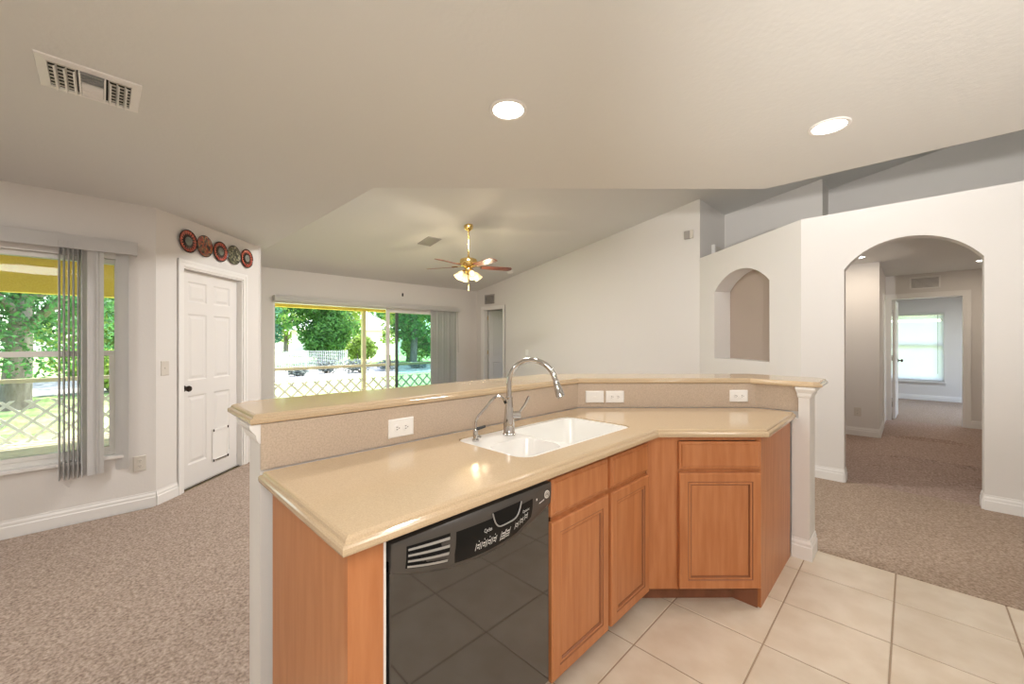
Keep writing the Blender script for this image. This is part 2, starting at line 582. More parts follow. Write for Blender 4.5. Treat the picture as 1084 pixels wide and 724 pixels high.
# left window wall: runs along +Y at x=-4.435, local y must point to -X => direction +Y gives left = -X
TWIN = at(-4.435, -3.0, 0, 1)
WY0, WY1, WZ0, WZ1 = -1.30, 0.105, 0.465, 2.0
mb = wall_open(TWIN, 3.312, 2.5, 0.14, [(WY0 + 3, WY1 + 3, WZ0, WZ1)])
struct('wall_window', mb, M['wall'], 'white wall with the window beside the panel door', 'wall')
S = math.sqrt(0.5)
TDOOR = frame(-4.435, 0.312, math.atan2(S, -S))
DS0, DS1, DH = 0.275, 1.09, 2.03
mb = wall_open(TDOOR, 1.40, 2.5, 0.14, [(DS0, DS1, 0, DH)])
struct('wall_corner', mb, M['wall'], 'angled white wall holding the six panel door and the plates', 'wall')
mb = MB().box(-7.52, -5.40, 1.162, 1.302, 0, 3.2)
struct('wall_living_side', mb, M['wall'], 'living room side wall past the angled door wall', 'wall')
TSL = at(XS, 1.162, 0, 1)
SY0, SY1, SZ = 1.95, 5.66, 2.03
mb = wall_open(TSL, YL + 0.14 - 1.162, 2.75, 0.14, [(SY0 - 1.162, SY1 - 1.162, 0, SZ)])
struct('wall_slider', mb, M['wall'], 'living room wall around the sliding glass door', 'wall')
LDX0, LDX1, LDH = -7.14, -6.47, 2.10
mb = MB()
top = lambda x: vz(x) + 0.1
mb.prismY([(XS, 0), (LDX0, 0), (LDX0, LDH), (LDX1, LDH), (LDX1, 0), (-2.246, 0), (-2.246, top(-2.246)), (XS, top(XS))], YL, YL + 0.12)
struct('wall_living_back', mb, M['wall'], 'tall white living room wall rising with the vaulted ceiling', 'wall')
mb = MB().box(-2.40, -2.2465, YL + 0.10, 7.52, 2.4, 4.3)
struct('wall_ledge_return', mb, M['wall'], 'narrow shaded return wall at the end of the plant ledge', 'wall')
mb = MB().box(-2.40, -0.92, 7.40, 8.3, 2.55, 4.4)
struct('wall_ledge_back', mb, M['wall'], 'upper wall standing behind the plant ledge above the niche', 'wall')
mb = MB().box(-0.95, 2.34, 8.0, 8.3, 2.55, 4.5)
struct('wall_ledge_far', mb, M['wall'], 'recessed upper wall above the hall ceiling and arch', 'wall')

# niche wall
nd = Vector((-0.75, 0.661)).normalized()
TN = frame(-0.795, 5.0, math.atan2(nd.y, nd.x))      # local x along wall away, local y to the camera side is +? (left of direction)
# left of the direction is (-0.661,-0.75) = the room side, so depth runs to -y
NL = 2.03
mb = MB(TN).box(0, NL, -0.40, 0, 0, 2.598)
nw = mb.build('wall_niche', M['wall'])
ns0, ns1 = 0.457, 1.548
pts = [((ns0 + ns1) / 2 + p[0], p[1]) for p in arch_pts((ns1 - ns0) / 2, 2.05, 0.222)]
cut = MB(TN).prismY([(ns0, 1.12), (ns1, 1.12)] + pts, -0.228, 0.05)
boolean(nw, cut)
nw.data.materials.append(M['taupe'])
TNi = TN.inverted()
for p in nw.data.polygons:
    q = TNi @ p.center
    if abs(q.y + 0.228) < 0.004 and 0.4 < q.x < 1.6:
        p.material_index = 1
tag(nw, 'angled white wall with a round-topped display niche', 'wall', kind='structure')

# arch wall
AX0, AX1 = -0.455, 0.422
ap = [((AX0 + AX1) / 2 + p[0], p[1]) for p in arch_pts((AX1 - AX0) / 2, 2.045, 0.243)]
mb = MB().prismY([(-0.795, 0), (AX0, 0)] + ap[::-1] + [(AX1, 0), (2.34, 0), (2.34, 2.598), (-0.795, 2.598)], 5.0, 5.13)
struct('wall_arch', mb, M['wall'], 'white wall with a wide arched opening to the hall', 'wall')

# hall
mb = MB().box(-1.02, -0.90, 5.30, 7.70, 0, 2.55)
struct('wall_hall_side', mb, M['wall'], 'foyer side wall behind the niche', 'wall')
mb = MB().box(-1.02, -0.31, 7.63, 9.62, 0, 2.55)
struct('wall_hall_corner', mb, M['wall'], 'hall corner wall facing the arch with an outlet near the floor', 'wall')
HD0, HD1, HDH = -0.255, 0.60, 2.09
mb = wall_open(frame(-0.33, 9.5, 0), 1.80, 2.55, 0.12, [(HD0 + 0.33, HD1 + 0.33, 0, HDH)])
struct('wall_hall_end', mb, M['wall'], 'hall end wall around the bedroom doorway', 'wall')
mb = MB().box(1.35, 1.47, 5.13, 9.62, 0, 2.55)
struct('wall_hall_far_side', mb, M['wall'], 'far side wall of the hall behind the arch', 'wall')
# bedroom
mb = wall_open(frame(-1.5, 13.28, 0), 4.1, 2.5, 0.14, [(0.80, 2.035, 0.44, 2.0)])
struct('wall_bedroom_back', mb, M['wall'], 'bedroom wall around the window with white blinds', 'wall')
mb = MB().box(-1.64, -1.5, 9.56, 13.42, 0, 2.5)
struct('wall_bedroom_side', mb, M['wall'], 'bedroom side wall behind the open door leaf', 'wall')
mb = wall_open(frame(2.6, 13.42, R(-90)), 3.86, 2.5, 0.14, [])
mb = MB()
wall_open(frame(2.74, 9.56, R(90)), 3.86, 2.5, 0.14, [(1.2, 3.2, 0.5, 2.1)], mb)
struct('wall_bedroom_far', mb, M['wall'], 'bedroom far side wall', 'wall')
mb = MB().box(1.4, 2.7, 9.5, 9.62, 0, 2.5).box(-1.6, -1.0, 9.5, 9.62, 0, 2.5)
struct('wall_bedroom_front', mb, M['wall'], 'bedroom front wall beside the doorway', 'wall')
# side room
mb = wall_open(frame(-7.52, 9.4, 0), 3.6, 2.55, 0.14, [(1.6, 2.8, 0.9, 2.0)])
struct('wall_side_room_back', mb, M['wall'], 'back wall of the dim side room', 'wall')
mb = MB().box(-7.52, -7.38, 6.40, 9.5, 0, 2.55)
struct('wall_side_room_left', mb, M['wall'], 'outer wall of the dim side room', 'wall')
mb = MB().box(-4.04, -3.9, 6.40, 9.5, 0, 2.55)
struct('wall_side_room_right', mb, M['wall'], 'inner wall of the dim side room', 'wall')
# behind the camera
mb = MB().box(2.2, 2.34, -3.14, 8.3, 0, 4.6)
struct('wall_kitchen_side', mb, M['wall'], 'kitchen side wall behind the photographer', 'wall')
mb = MB().box(-4.6, 2.34, -3.14, -3.0, 0, 2.6)
struct('wall_kitchen_back', mb, M['wall'], 'kitchen back wall behind the photographer', 'wall')


# ------------------------------------------------------------------ baseboards and casings
def base_run(T, L, h=0.125, t=0.014):
    """profile along local x, standing off to local -y (the room side)"""
    prof = [(0, 0), (-t, 0), (-t, h * 0.62), (-t * 0.72, h * 0.68), (-t * 0.72, h * 0.80), (-t * 0.35, h * 0.92), (-t * 0.35, h), (0, h)]
    mb = MB(T)
    mb.loft([[(0, y, z) for y, z in prof], [(L, y, z) for y, z in prof]])
    return mb


k = 0
for nm, T, L, lab in (
    ('window', frame(-4.435, -3.0, R(90)), 3.312, 'white baseboard under the window wall'),
    ('corner', frame(-4.435, 0.312, R(135)), DS0 - 0.062, 'short white baseboard before the panel door'),
    ('arch_left', frame(-0.795, 5.0, 0), AX0 + 0.795, 'white baseboard between the island end and the arch'),
    ('arch_right', frame(AX1, 5.0, 0), 1.78, 'white baseboard on the far side of the arch'),
    ('arch_left_return', frame(AX0, 5.0, R(90)), 0.13, 'short white baseboard inside the arch by the island'),
    ('arch_right_return', frame(AX1, 5.13, R(-90)), 0.13, 'short white baseboard inside the arch far side'),
    ('hall_corner', frame(-0.90, 7.63, 0), 0.59, 'white baseboard below the hall outlet'),
    ('hall_passage', frame(-0.31, 7.63, R(90)), 0.9, 'white baseboard along the hall passage'),
    ('hall_end', frame(0.66, 9.5, 0), 0.69, 'white baseboard beside the bedroom doorway'),
    ('bedroom', frame(-1.5, 13.28, 0), 4.1, 'white baseboard below the bedroom window'),
    ('niche', frame(-0.795, 5.0, R(180) + math.atan2(nd.y, nd.x)), 0.001, None),
    ('living', frame(XS + 0.31, YL, 0), 0.0, None),
    ('slider', frame(XS, 5.70, R(90)), 0.58, 'white baseboard past the sliding door blinds'),
    ('living_back', frame(LDX1 + 0.06, YL, 0), 4.10, 'white baseboard along the tall living room wall'),
):
    if lab:
        struct('baseboard_' + nm, base_run(T, L), M['trim'], lab, 'baseboard')


def casing(T, s0, s1, h, w=0.06, t=0.016, y0=0.0):
    """door casing standing off to local -y: two legs and a head, stepped profile"""
    mb = MB(T)
    prof = lambda: None
    for (a, b) in ((s0 - w, s0), (s1, s1 + w)):
        mb.box(a, b, y0 - t * 0.7, y0, 0, h + w)
        o = a if a < s0 else b - w * 0.45
        mb.box(o, o + w * 0.45, y0 - t, y0, 0, h + w)
    mb.box(s0, s1, y0 - t * 0.7, y0, h, h + w)
    mb.box(s0 - w, s1 + w, y0 - t * 1.02, y0, h + w * 0.55, h + w)
    return mb


def jamb(mb, s0, s1, h, y0, y1, t=0.018):
    mb.box(s0, s0 + t, y0, y1, 0, h)
    mb.box(s1 - t, s1, y0, y1, 0, h)
    mb.box(s0 + t, s1 - t, y0, y1, h - t, h)
    return mb


def leaf(mb, W, H, y0, y1, panels, depth=0.008):
    """panelled door slab, local x 0..W, faces at y0 (room) and y1"""
    xs = sorted(set([0, W] + [v for p in panels for v in p[:2]]))
    zs = sorted(set([0, H] + [v for p in panels for v in p[2:]]))
    for side, yf in ((1, y0), (-1, y1)):
        d = depth * (1 if side == 1 else -1)
        for a, b in zip(xs[:-1], xs[1:]):
            for c, e in zip(zs[:-1], zs[1:]):
                if any(p[0] <= a + 1e-6 and p[1] >= b - 1e-6 and p[2] <= c + 1e-6 and p[3] >= e - 1e-6 for p in panels):
                    continue
                mb.add([(a, yf, c), (b, yf, c), (b, yf, e), (a, yf, e)], [(0, 1, 2, 3)])
        for p in panels:
            mb.rectloft(p[0], p[1], p[2], p[3], [(0, yf), (0.012, yf + d), (0.022, yf + d), (0.045, yf + d * 0.25)])
    mb.loft([[(0, y, 0), (W, y, 0), (W, y, H), (0, y, H)] for y in (y0, y1)], 0, False, False, False)
    return mb


SIX = lambda W, H: [(W * a, W * b, H * c, H * d) for (a, b) in ((0.14, 0.44), (0.56, 0.86)) for (c, d) in ((0.10, 0.42), (0.49, 0.80), (0.855, 0.95))]

# door 1: the six panel door on the angled wall
d1 = thing('door_1', 'white six panel door with a small pet flap below the wall plates', 'door', tuple(TDOOR @ Vector(((DS0 + DS1) / 2, 0, 0))), R(135), kind='structure')
cs = casing(TDOOR, DS0, DS1, DH)
jamb(cs, DS0, DS1, DH, 0, 0.14, 0.015)
cs.build('casing', M['trim'], d1)
W1_, H1_ = DS1 - DS0 - 0.034, DH - 0.025
lf = leaf(MB(TDOOR @ Matrix.Translation((DS0 + 0.017, 0, 0.008))), W1_, H1_, 0.055, 0.095, SIX(W1_, H1_))
lf.build('leaf', M['doorp'], d1)
th = MB(TDOOR).box(DS0 + 0.015, DS1 - 0.015, 0.03, 0.13, 0, 0.012)
th.build('threshold', M['nickel'], d1)
kn = MB(TDOOR @ Matrix.Translation((0.352, 0.055, 0.925)) @ Matrix.Rotation(R(90), 4, 'X'))
kn.lathe([(0.028, 0.0), (0.028, 0.006), (0.011, 0.010), (0.011, 0.03), (0.024, 0.036), (0.028, 0.05), (0.022, 0.062), (0.004, 0.066)])
kno = kn.build('door_knob', M['bronze'], d1)
kno['label'] = 'dark bronze round door knob'
pf = MB(TDOOR)
PS0, PS1, PZ0, PZ1 = 0.70, 0.925, 0.155, 0.475
pf.rectloft(PS0, PS1, PZ0, PZ1, [(0, 0.056), (0, 0.044), (0.003, 0.042), (0.020, 0.042), (0.024, 0.047)], 0, True)
pfo = pf.build('pet_flap', M['trim'], d1)
sc_ = MB(TDOOR)
for a in (PS0 + 0.01, PS1 - 0.01):
    for z in (PZ0 + 0.01, PZ1 - 0.01):
        sc_.box(a - 0.006, a + 0.006, 0.036, 0.043, z - 0.012, z + 0.012)
sc_.box(PS0 + 0.03, PS1 - 0.02, 0.038, 0.0425, PZ0 + 0.006, PZ0 + 0.013)
sc_.build('flap_clip', M['bronze'], pfo)

# door 2: door off the living room, standing open into the side room
d2 = thing('door_2', 'panel door standing open in the living room back wall', 'door', (LDX0, YL, 0), 0, kind='structure')
T2 = frame(0, YL, 0)
cs = casing(T2, LDX0, LDX1, LDH, w=0.065)
jamb(cs, LDX0, LDX1, LDH, 0, 0.12, 0.018)
cs.build('casing', M['trim'], d2)
lw = LDX1 - LDX0 - 0.04
TL2 = frame(LDX0 + 0.03, YL + 0.13, R(84))
lf2 = leaf(MB(TL2 @ Matrix.Translation((0.0, 0, 0.01))), lw + 0.08, LDH - 0.03, -0.035, 0.0,
           [(lw * 0.15, lw * 0.95, 0.22, 0.85), (lw * 0.15, lw * 0.95, 0.98, 1.92)])
lf2.build('leaf', M['doorp'], d2)
hg = MB()
for z in (0.25, 1.05, 1.86):
    hg.lathe([(0.008, 0), (0.008, 0.09)], (LDX0 + 0.026, YL + 0.118, z))
hg.build('hinge', M['brass'], d2)

# door 3: bedroom door at the end of the hall
d3 = thing('door_3', 'white bedroom door swung open at the end of the hall', 'door', (HD0, 9.5, 0), 0, kind='structure')
T3 = frame(0, 9.5, 0)
cs = casing(T3, HD0, HD1, HDH, w=0.07)
jamb(cs, HD0, HD1, HDH, 0, 0.12, 0.018)
cs.build('casing', M['trim'], d3)
TL3 = frame(HD0 + 0.028, 9.63, R(88.2))
leaf(MB(TL3 @ Matrix.Translation((0, 0, 0.012))), 0.79, HDH - 0.035, -0.036, 0.0, SIX(0.79, HDH - 0.035)).build('leaf', M['doorp'], d3)
kb = MB(TL3 @ Matrix.Translation((0.73, -0.036, 1.0)) @ Matrix.Rotation(R(90), 4, 'X'))
kb.lathe([(0.03, 0.0), (0.03, 0.006), (0.011, 0.012), (0.011, 0.035), (0.026, 0.042), (0.028, 0.055), (0.02, 0.066), (0.004, 0.07)])
kb.build('door_knob', M['bronze'], d3)
hg = MB()
for z in (0.22, 1.02, 1.82):
    hg.lathe([(0.008, 0), (0.008, 0.09)], (HD0 + 0.026, 9.622, z))
hg.build('hinge', M['nickel'], d3)
# casing of another doorway on the passage wall
mb = MB().box(-0.31, -0.294, 8.55, 8.61, 0, 2.1).box(-0.31, -0.294, 8.61, 9.38, 2.04, 2.1).box(-0.31, -0.294, 9.38, 9.43, 0, 2.1)
mb.box(-0.308, -0.302, 8.61, 9.38, 0.01, 2.04)
struct('trim_passage_door', mb, M['trim'], 'white door casing on the side of the hall passage', 'trim')

# ------------------------------------------------------------------ windows
w1 = thing('window_1', 'single hung window looking onto the porch beside the vertical blinds', 'window', (-4.5, (WY0 + WY1) / 2, WZ0), 0, kind='structure')
fr = MB()
x0, x1 = -4.54, -4.475
t = 0.036
fr.box(x0, x1, WY0, WY0 + t, WZ0, WZ1).box(x0, x1, WY1 - t, WY1, WZ0, WZ1)
fr.box(x0, x1, WY0 + t, WY1 - t, WZ0, WZ0 + 0.04).box(x0, x1, WY0 + t, WY1 - t, WZ1 - 0.035, WZ1)
fr.build('window_frame', M['vinyl'], w1, bevel=0.003)
fr = MB()
fr.box(x0 + 0.01, x1 + 0.008, WY0 + t, WY1 - t, 1.245, 1.285)
fr.box(x0 + 0.02, x1 + 0.005, WY0 + t, WY0 + t + 0.03, WZ0 + 0.04, 1.25).box(x0 + 0.02, x1 + 0.005, WY1 - t - 0.03, WY1 - t, WZ0 + 0.04, 1.25)
fr.box(x0 + 0.021, x1 + 0.004, WY0 + t + 0.03, WY1 - t - 0.03, WZ0 + 0.0405, WZ0 + 0.072)
fr.build('sash', M['vinyl'], w1, bevel=0.002)
MB().box(-4.512, -4.507, WY0 + t, WY1 - t, 1.28, WZ1 - 0.035).build('upper_pane', M['glass'], w1)
MB().box(-4.497, -4.492, WY0 + t + 0.03, WY1 - t - 0.03, WZ0 + 0.07, 1.247).build('lower_pane', M['glass'], w1)
MB().box(-4.53, -4.405, WY0 - 0.03, WY1 + 0.03, WZ0 - 0.022, WZ0 + 0.004).build('window_sill', M['trim'], w1, bevel=0.004)

# sliding door
w2 = thing('window_2', 'aluminium sliding glass door opening to the back yard', 'sliding door', (XS - 0.07, (SY0 + SY1) / 2, 0), 0, kind='structure')
fr = MB()
fr.box(XS - 0.14, XS - 0.0, SY0, SY0 + 0.03, 0, SZ).box(XS - 0.14, XS - 0.0, SY1 - 0.03, SY1, 0, SZ)
fr.box(XS - 0.14, XS - 0.0, SY0 + 0.03, SY1 - 0.03, SZ - 0.04, SZ).box(XS - 0.14, XS - 0.0, SY0 + 0.03, SY1 - 0.03, 0.0, 0.03)
fr.build('door_frame', M['vinyl'], w2)


def slider_panel(name, x, y0, y1, fm, gm, st=0.06, dark=None):
    p = MB()
    p.box(x - 0.02, x + 0.02, y0, y0 + st, 0.03, SZ - 0.04).box(x - 0.02, x + 0.02, y1 - st, y1, 0.03, SZ - 0.04)
    p.box(x - 0.02, x + 0.02, y0 + st, y1 - st, SZ - 0.10, SZ - 0.04).box(x - 0.02, x + 0.02, y0 + st, y1 - st, 0.03, 0.13)
    f = p.build(name, fm, w2, bevel=0.003)
    MB().box(x - 0.003, x + 0.003, y0 + st, y1 - st, 0.13, SZ - 0.10).build('pane', gm, f)
    return f


sp = slider_panel('sliding_panel', XS - 0.035, 3.96, 5.45, M['vinyl'], M['glass'], 0.065)
hd = MB().tube([(XS - 0.012, 4.02, 0.86), (XS + 0.018, 4.02, 0.87), (XS + 0.018, 4.02, 1.06), (XS - 0.012, 4.02, 1.07)], 0.008)
hdo = hd.build('pull_handle', M['bronze'], w2)
slider_panel('fixed_panel', XS - 0.10, 4.20, SY1 - 0.03, M['aludark'], M['tint'], 0.05)

# bedroom window
w3 = thing('window_3', 'bright bedroom window at the end of the hall', 'window', (-0.08, 13.36, 0.44), 0, kind='structure')
fr = MB()
bx0, bx1, bz0, bz1 = -0.70, 0.535, 0.44, 2.0
fr.box(bx0, bx0 + 0.05, 13.33, 13.39, bz0, bz1).box(bx1 - 0.05, bx1, 13.33, 13.39, bz0, bz1)
fr.box(bx0, bx1, 13.33, 13.39, bz0, bz0 + 0.05).box(bx0, bx1, 13.33, 13.39, bz1 - 0.05, bz1).box(bx0, bx1, 13.33, 13.39, 1.24, 1.29)
fr.build('window_frame', M['vinyl'], w3)
MB().box(bx0 + 0.05, bx1 - 0.05, 13.358, 13.364, bz0 + 0.05, bz1 - 0.05).build('pane', M['glass'], w3)
MB().box(bx0 - 0.03, bx1 + 0.03, 13.22, 13.33, bz0 - 0.025, bz0).build('window_sill', M['trim'], w3)
bl = thing('window_blinds', 'white horizontal blinds closed over the bedroom window', 'blinds', (-0.08, 13.25, 2.0))
MB().box(bx0 + 0.01, bx1 - 0.01, 13.23, 13.275, bz1 - 0.05, bz1 - 0.005).build('headrail', M['vane'], bl)
sm_ = MB()
z = bz0 + 0.05
n = 0
while z < bz1 - 0.055:
    if not (1.80 < z < 1.86):
        sm_.add([(bx0 + 0.012, 13.236, z - 0.012), (bx1 - 0.012, 13.236, z - 0.012), (bx1 - 0.012, 13.256, z + 0.013), (bx0 + 0.012, 13.256, z + 0.013)], [(0, 1, 2, 3)])
        sm_.add([(bx0 + 0.012, 13.2365, z - 0.0125), (bx1 - 0.012, 13.2365, z - 0.0125), (bx1 - 0.012, 13.2565, z + 0.0125), (bx0 + 0.012, 13.2565, z + 0.0125)], [(3, 2, 1, 0)])
    z += 0.0225
M['slat'] = mat('blind_slat', (0.92, 0.93, 0.94), 0.5, transl=0.8)
sm_.build('slat_field', M['slat'], bl)
MB().box(bx0 + 0.012, bx1 - 0.012, 13.235, 13.26, bz0 + 0.012, bz0 + 0.034).build('bottom_rail', M['vane'], bl)
MB().tube([(bx1 - 0.10, 13.228, bz1 - 0.05), (bx1 - 0.10, 13.226, 0.62)], 0.004, 6).build('cord', M['smoke'], bl)

# ------------------------------------------------------------------ pony wall of the island
PW_IN = [(-1.607, 0.385), (-1.607, 2.255), (-0.752, 3.11), (-0.47, 3.11)]
PW_OUT = [(-0.47, 3.252), (-0.812, 3.252), (-1.747, 2.317), (-1.747, 0.385)]
mb = MB().prism(PW_IN + PW_OUT, 0, 1.072)
mb.box(-0.503, -0.445, 3.075, 3.262, 0, 1.072)
mb.box(-0.538, -0.503, 3.075, 3.112, 0, 0.872)
struct('wall_island', mb, M['wall'], 'white half-height wall carrying the raised bar', 'half wall')


def profile_ring(rects, zz):
    return [[(x0, y0, z), (x1, y0, z), (x1, y1, z), (x0, y1, z)] for (x0, x1, y0, y1), z in zip(rects, zz)]


# moulding under the bar at both wall ends, base blocks
mb = MB()
e = [0.0, 0.004, 0.010, 0.012, 0.030, 0.032]
zz = [1.005, 1.008, 1.02, 1.035, 1.058, 1.072]
mb.loft(profile_ring([(-0.506 - 0.3 * a, -0.445 + a, 3.075 - a, 3.262 + a) for a in e], zz))
struct('trim_post_cap', mb, M['trim'], 'white crown moulding under the bar at the post by the tiles', 'moulding')
mb = MB()
mb.loft(profile_ring([(-1.757 - a, -1.60, 0.383 - a, 0.50) for a in e], zz))
struct('trim_bar_cap', mb, M['trim'], 'white crown moulding under the bar end nearest the panel door', 'moulding')
mb = MB()
prof = [(0.0, 0.0), (0.014, 0.0), (0.014, 0.078), (0.010, 0.085), (0.010, 0.10), (0.005, 0.115), (0.005, 0.125), (0.0, 0.125)]
mb.loft([[(-0.538, 3.0749 - d, z_) for d, z_ in prof], [(-0.4449 + d, 3.0749 - d, z_) for d, z_ in prof], [(-0.4449 + d, 3.262, z_) for d, z_ in prof]])
struct('baseboard_post', mb, M['trim'], 'white baseboard wrapped round the island end post', 'baseboard')

# ------------------------------------------------------------------ base cabinets
# local frame of a run: x along the front, y into the cabinet, z up; front frame face at y=0
FX = -0.957


def door_front(mb, x0, x1, z0, z1, t=0.020):
    st = [(0, 0.0), (0, -t + 0.005), (0.005, -t), (0.044, -t), (0.0465, -t + 0.003), (0.049, -t + 0.003), (0.058, -t + 0.002), (0.062, -t + 0.009), (0.065, -t + 0.009), (0.068, -t + 0.008)]
    mb.rectloft(x0, x1, z0, z1, st[:4], 0, False)
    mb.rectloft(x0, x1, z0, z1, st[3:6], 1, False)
    mb.rectloft(x0, x1, z0, z1, st[5:7], 0, False)
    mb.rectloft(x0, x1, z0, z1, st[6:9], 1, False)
    return mb.rectloft(x0, x1, z0, z1, st[8:], 0)


def drawer_front(mb, x0, x1, z0, z1, t=0.020):
    st = [(0, 0.0), (0, -t + 0.009), (0.003, -t + 0.006), (0.012, -t + 0.005), (0.016, -t), (0.020, -t)]
    return mb.rectloft(x0, x1, z0, z1, st)


TM = frame(FX, 0.0, R(90))      # local x = +Y, local y = -X (into the cabinet)
CT = 0.874
# end cabinet panel with stile
ce = thing('end_panel_cabinet', 'narrow wooden cabinet end with a plain side panel left of the dishwasher', 'cabinet', (FX, 0.44, 0))
mb = MB(TM)
mb.box(0.404, 0.424, 0.0, 0.575, 0.0, CT)
mb.build('side_panel', M['woodpale'], ce)
mb = MB(TM).box(0.4035, 0.494, -0.018, 0.0, 0.0, CT)
mb.build('front_stile', M['wood'], ce)

# sink base cabinet
cb = thing('sink_base_cabinet', 'maple sink cabinet with two doors and two false drawer fronts beside the dishwasher', 'cabinet', (FX, 1.55, 0))
mb = MB(TM)
Y0c, Y1c = 1.155, 1.925
mb.box(Y0c, Y0c + 0.018, 0.02, 0.58, 0.10, CT).box(Y0c + 0.018, Y1c, 0.02, 0.58, 0.10, 0.118).box(Y0c, Y1c, 0.562, 0.58, 0.10, CT)
mb.build('carcass', M['wood'], cb)
mb = MB(TM)
mb.box(Y0c, Y0c + 0.02, 0, 0.02, 0.10, CT).box(1.545, 1.580, 0, 0.02, 0.10, CT).box(Y1c - 0.02, 1.935, 0, 0.02, 0.10, CT)
mb.box(Y0c, Y1c, 0, 0.02, CT - 0.02, CT).box(Y0c, Y1c, 0, 0.02, 0.685, 0.715).box(Y0c, Y1c, 0, 0.02, 0.10, 0.125)
mb.build('face_frame', M['wood'], cb)
for (a, b_) in ((1.163, 1.553), (1.577, 1.936)):
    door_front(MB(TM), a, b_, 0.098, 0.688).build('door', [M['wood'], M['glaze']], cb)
    drawer_front(MB(TM), a, b_, 0.708, 0.848).build('drawer_front', M['wood'], cb)
MB(TM).box(Y0c, 1.98, 0.075, 0.09, 0.0, 0.10).build('toe_kick', M['toe'], cb)

# angled cabinet facing the camera; frame line y-x = 2.90
TA = frame(-0.957, 1.943, R(45))
LA = 0.586
TAx = TA
ca = thing('angled_cabinet', 'angled maple cabinet with one drawer and one door facing the tiled floor', 'cabinet', tuple(TA @ Vector((LA / 2, 0, 0))), R(45))
mb = MB(TA)
mb.box(0.0, 0.172, 0, 0.02, 0.10, CT)
mb.box(LA - 0.02, LA, 0, 0.02, 0.10, CT).box(0.172, LA - 0.02, 0, 0.02, CT - 0.018, CT).box(0.172, LA - 0.02, 0, 0.02, 0.688, 0.718).box(0.172, LA - 0.02, 0, 0.02, 0.10, 0.122)
mb.build('face_frame', M['wood'], ca)
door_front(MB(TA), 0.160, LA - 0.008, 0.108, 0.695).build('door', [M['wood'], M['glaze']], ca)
drawer_front(MB(TA), 0.160, LA - 0.008, 0.712, 0.852).build('drawer', M['wood'], ca)
c0 = TA @ Vector((LA, 0, 0))
c1 = TA @ Vector((0.0, 0.02, 0))
mb = MB()
# side panel towards the hall, notched at the toe
px = c0.x
mb.prism([(px - 0.018, c0.y), (px, c0.y), (px, 3.055), (px - 0.018, 3.055)], 0.10, CT)
mb.prism([(px - 0.018, c0.y + 0.0), (px, c0.y), (px, 3.055), (px - 0.018, 3.055)], 0.0, 0.10)
mb.build('side_panel', M['wood'], ca)
mb = MB(TA).box(-0.06, LA - 0.10, 0.085, 0.10, 0.0, 0.10)
mb.add([(LA - 0.018, 0.0, 0), (LA - 0.018, 0, 0.10), (LA - 0.10, 0.085, 0.10), (LA - 0.10, 0.085, 0)], [(0, 1, 2, 3)])
mb.build('toe_kick', M['toe'], ca)
mb = MB(TA).prism([(0.06, 0.02), (LA - 0.03, 0.02), (LA - 0.03, 0.30), (0.35, 0.62), (0.06, 0.40)], 0.10, 0.118)
mb.build('carcass', M['wood'], ca)

# ------------------------------------------------------------------ dishwasher
dw = thing('dishwasher', 'glossy black built-in dishwasher with curved control panel under the counter', 'dishwasher', (FX, 0.83, 0))
DY0, DY1 = 0.513, 1.150
DF = 0.014   # door stands in front of the frame plane
mb = MB(TM).box(DY0 + 0.01, DY1 - 0.005, 0.03, 0.56, 0.10, 0.862)
mb.build('tub', M['blackdeep'], dw)
mb = MB(TM).box(DY0, DY1, -DF, 0.028, 0.115, 0.80)
mb.build('door', M['black'], dw, bevel=0.004)
MB(TM).box(DY0 + 0.01, DY1 - 0.01, 0.05, 0.075, 0.0, 0.112).build('kick_panel', M['blackdeep'], dw)
MB(TM).box(0.496, 0.5055, -0.010, 0.03, 0.02, 0.868).build('filler_strip', M['trim'], dw)
MB(TM).box(DY0, DY1, 0.0, 0.028, 0.80, 0.868).build('top_edge', M['blackdeep'], dw)


def dwp(u, v, off=0.0):
    """point of the bowed control panel: u along, v from lower edge to the top"""
    k_ = 1 - (2 * u - 1) ** 2
    y = DY0 + u * (DY1 - DY0)
    zb = 0.770 - 0.068 * k_
    zt = 0.846 + 0.012 * k_
    z = zb + (zt - zb) * v
    prof = math.sin(min(1, v * 1.35 + 0.12) * math.pi / 2)
    if v > 0.9:
        prof *= 1 - 0.25 * ((v - 0.9) / 0.1) ** 2
    return Vector((y, -DF - 0.004 - (0.006 + 0.030 * k_) * prof - off, z))


def dw_patch(mb, u0, u1, v0f, v1f, off, nu=24, nv=8, mi=0):
    vs, fs = [], []
    for j in range(nv + 1):
        for i in range(nu + 1):
            u = u0 + (u1 - u0) * i / nu
            a, b = v0f(u), v1f(u)
            vs.append(dwp(u, a + (b - a) * j / nv, off))
    for j in range(nv):
        for i in range(nu):
            q = j * (nu + 1) + i
            fs.append((q, q + 1, q + nu + 2, q + nu + 1))
    mb.add(vs, fs, mi, True)


mb = MB(TM)
dw_patch(mb, 0, 1, lambda u: 0, lambda u: 1, 0, 40, 14)
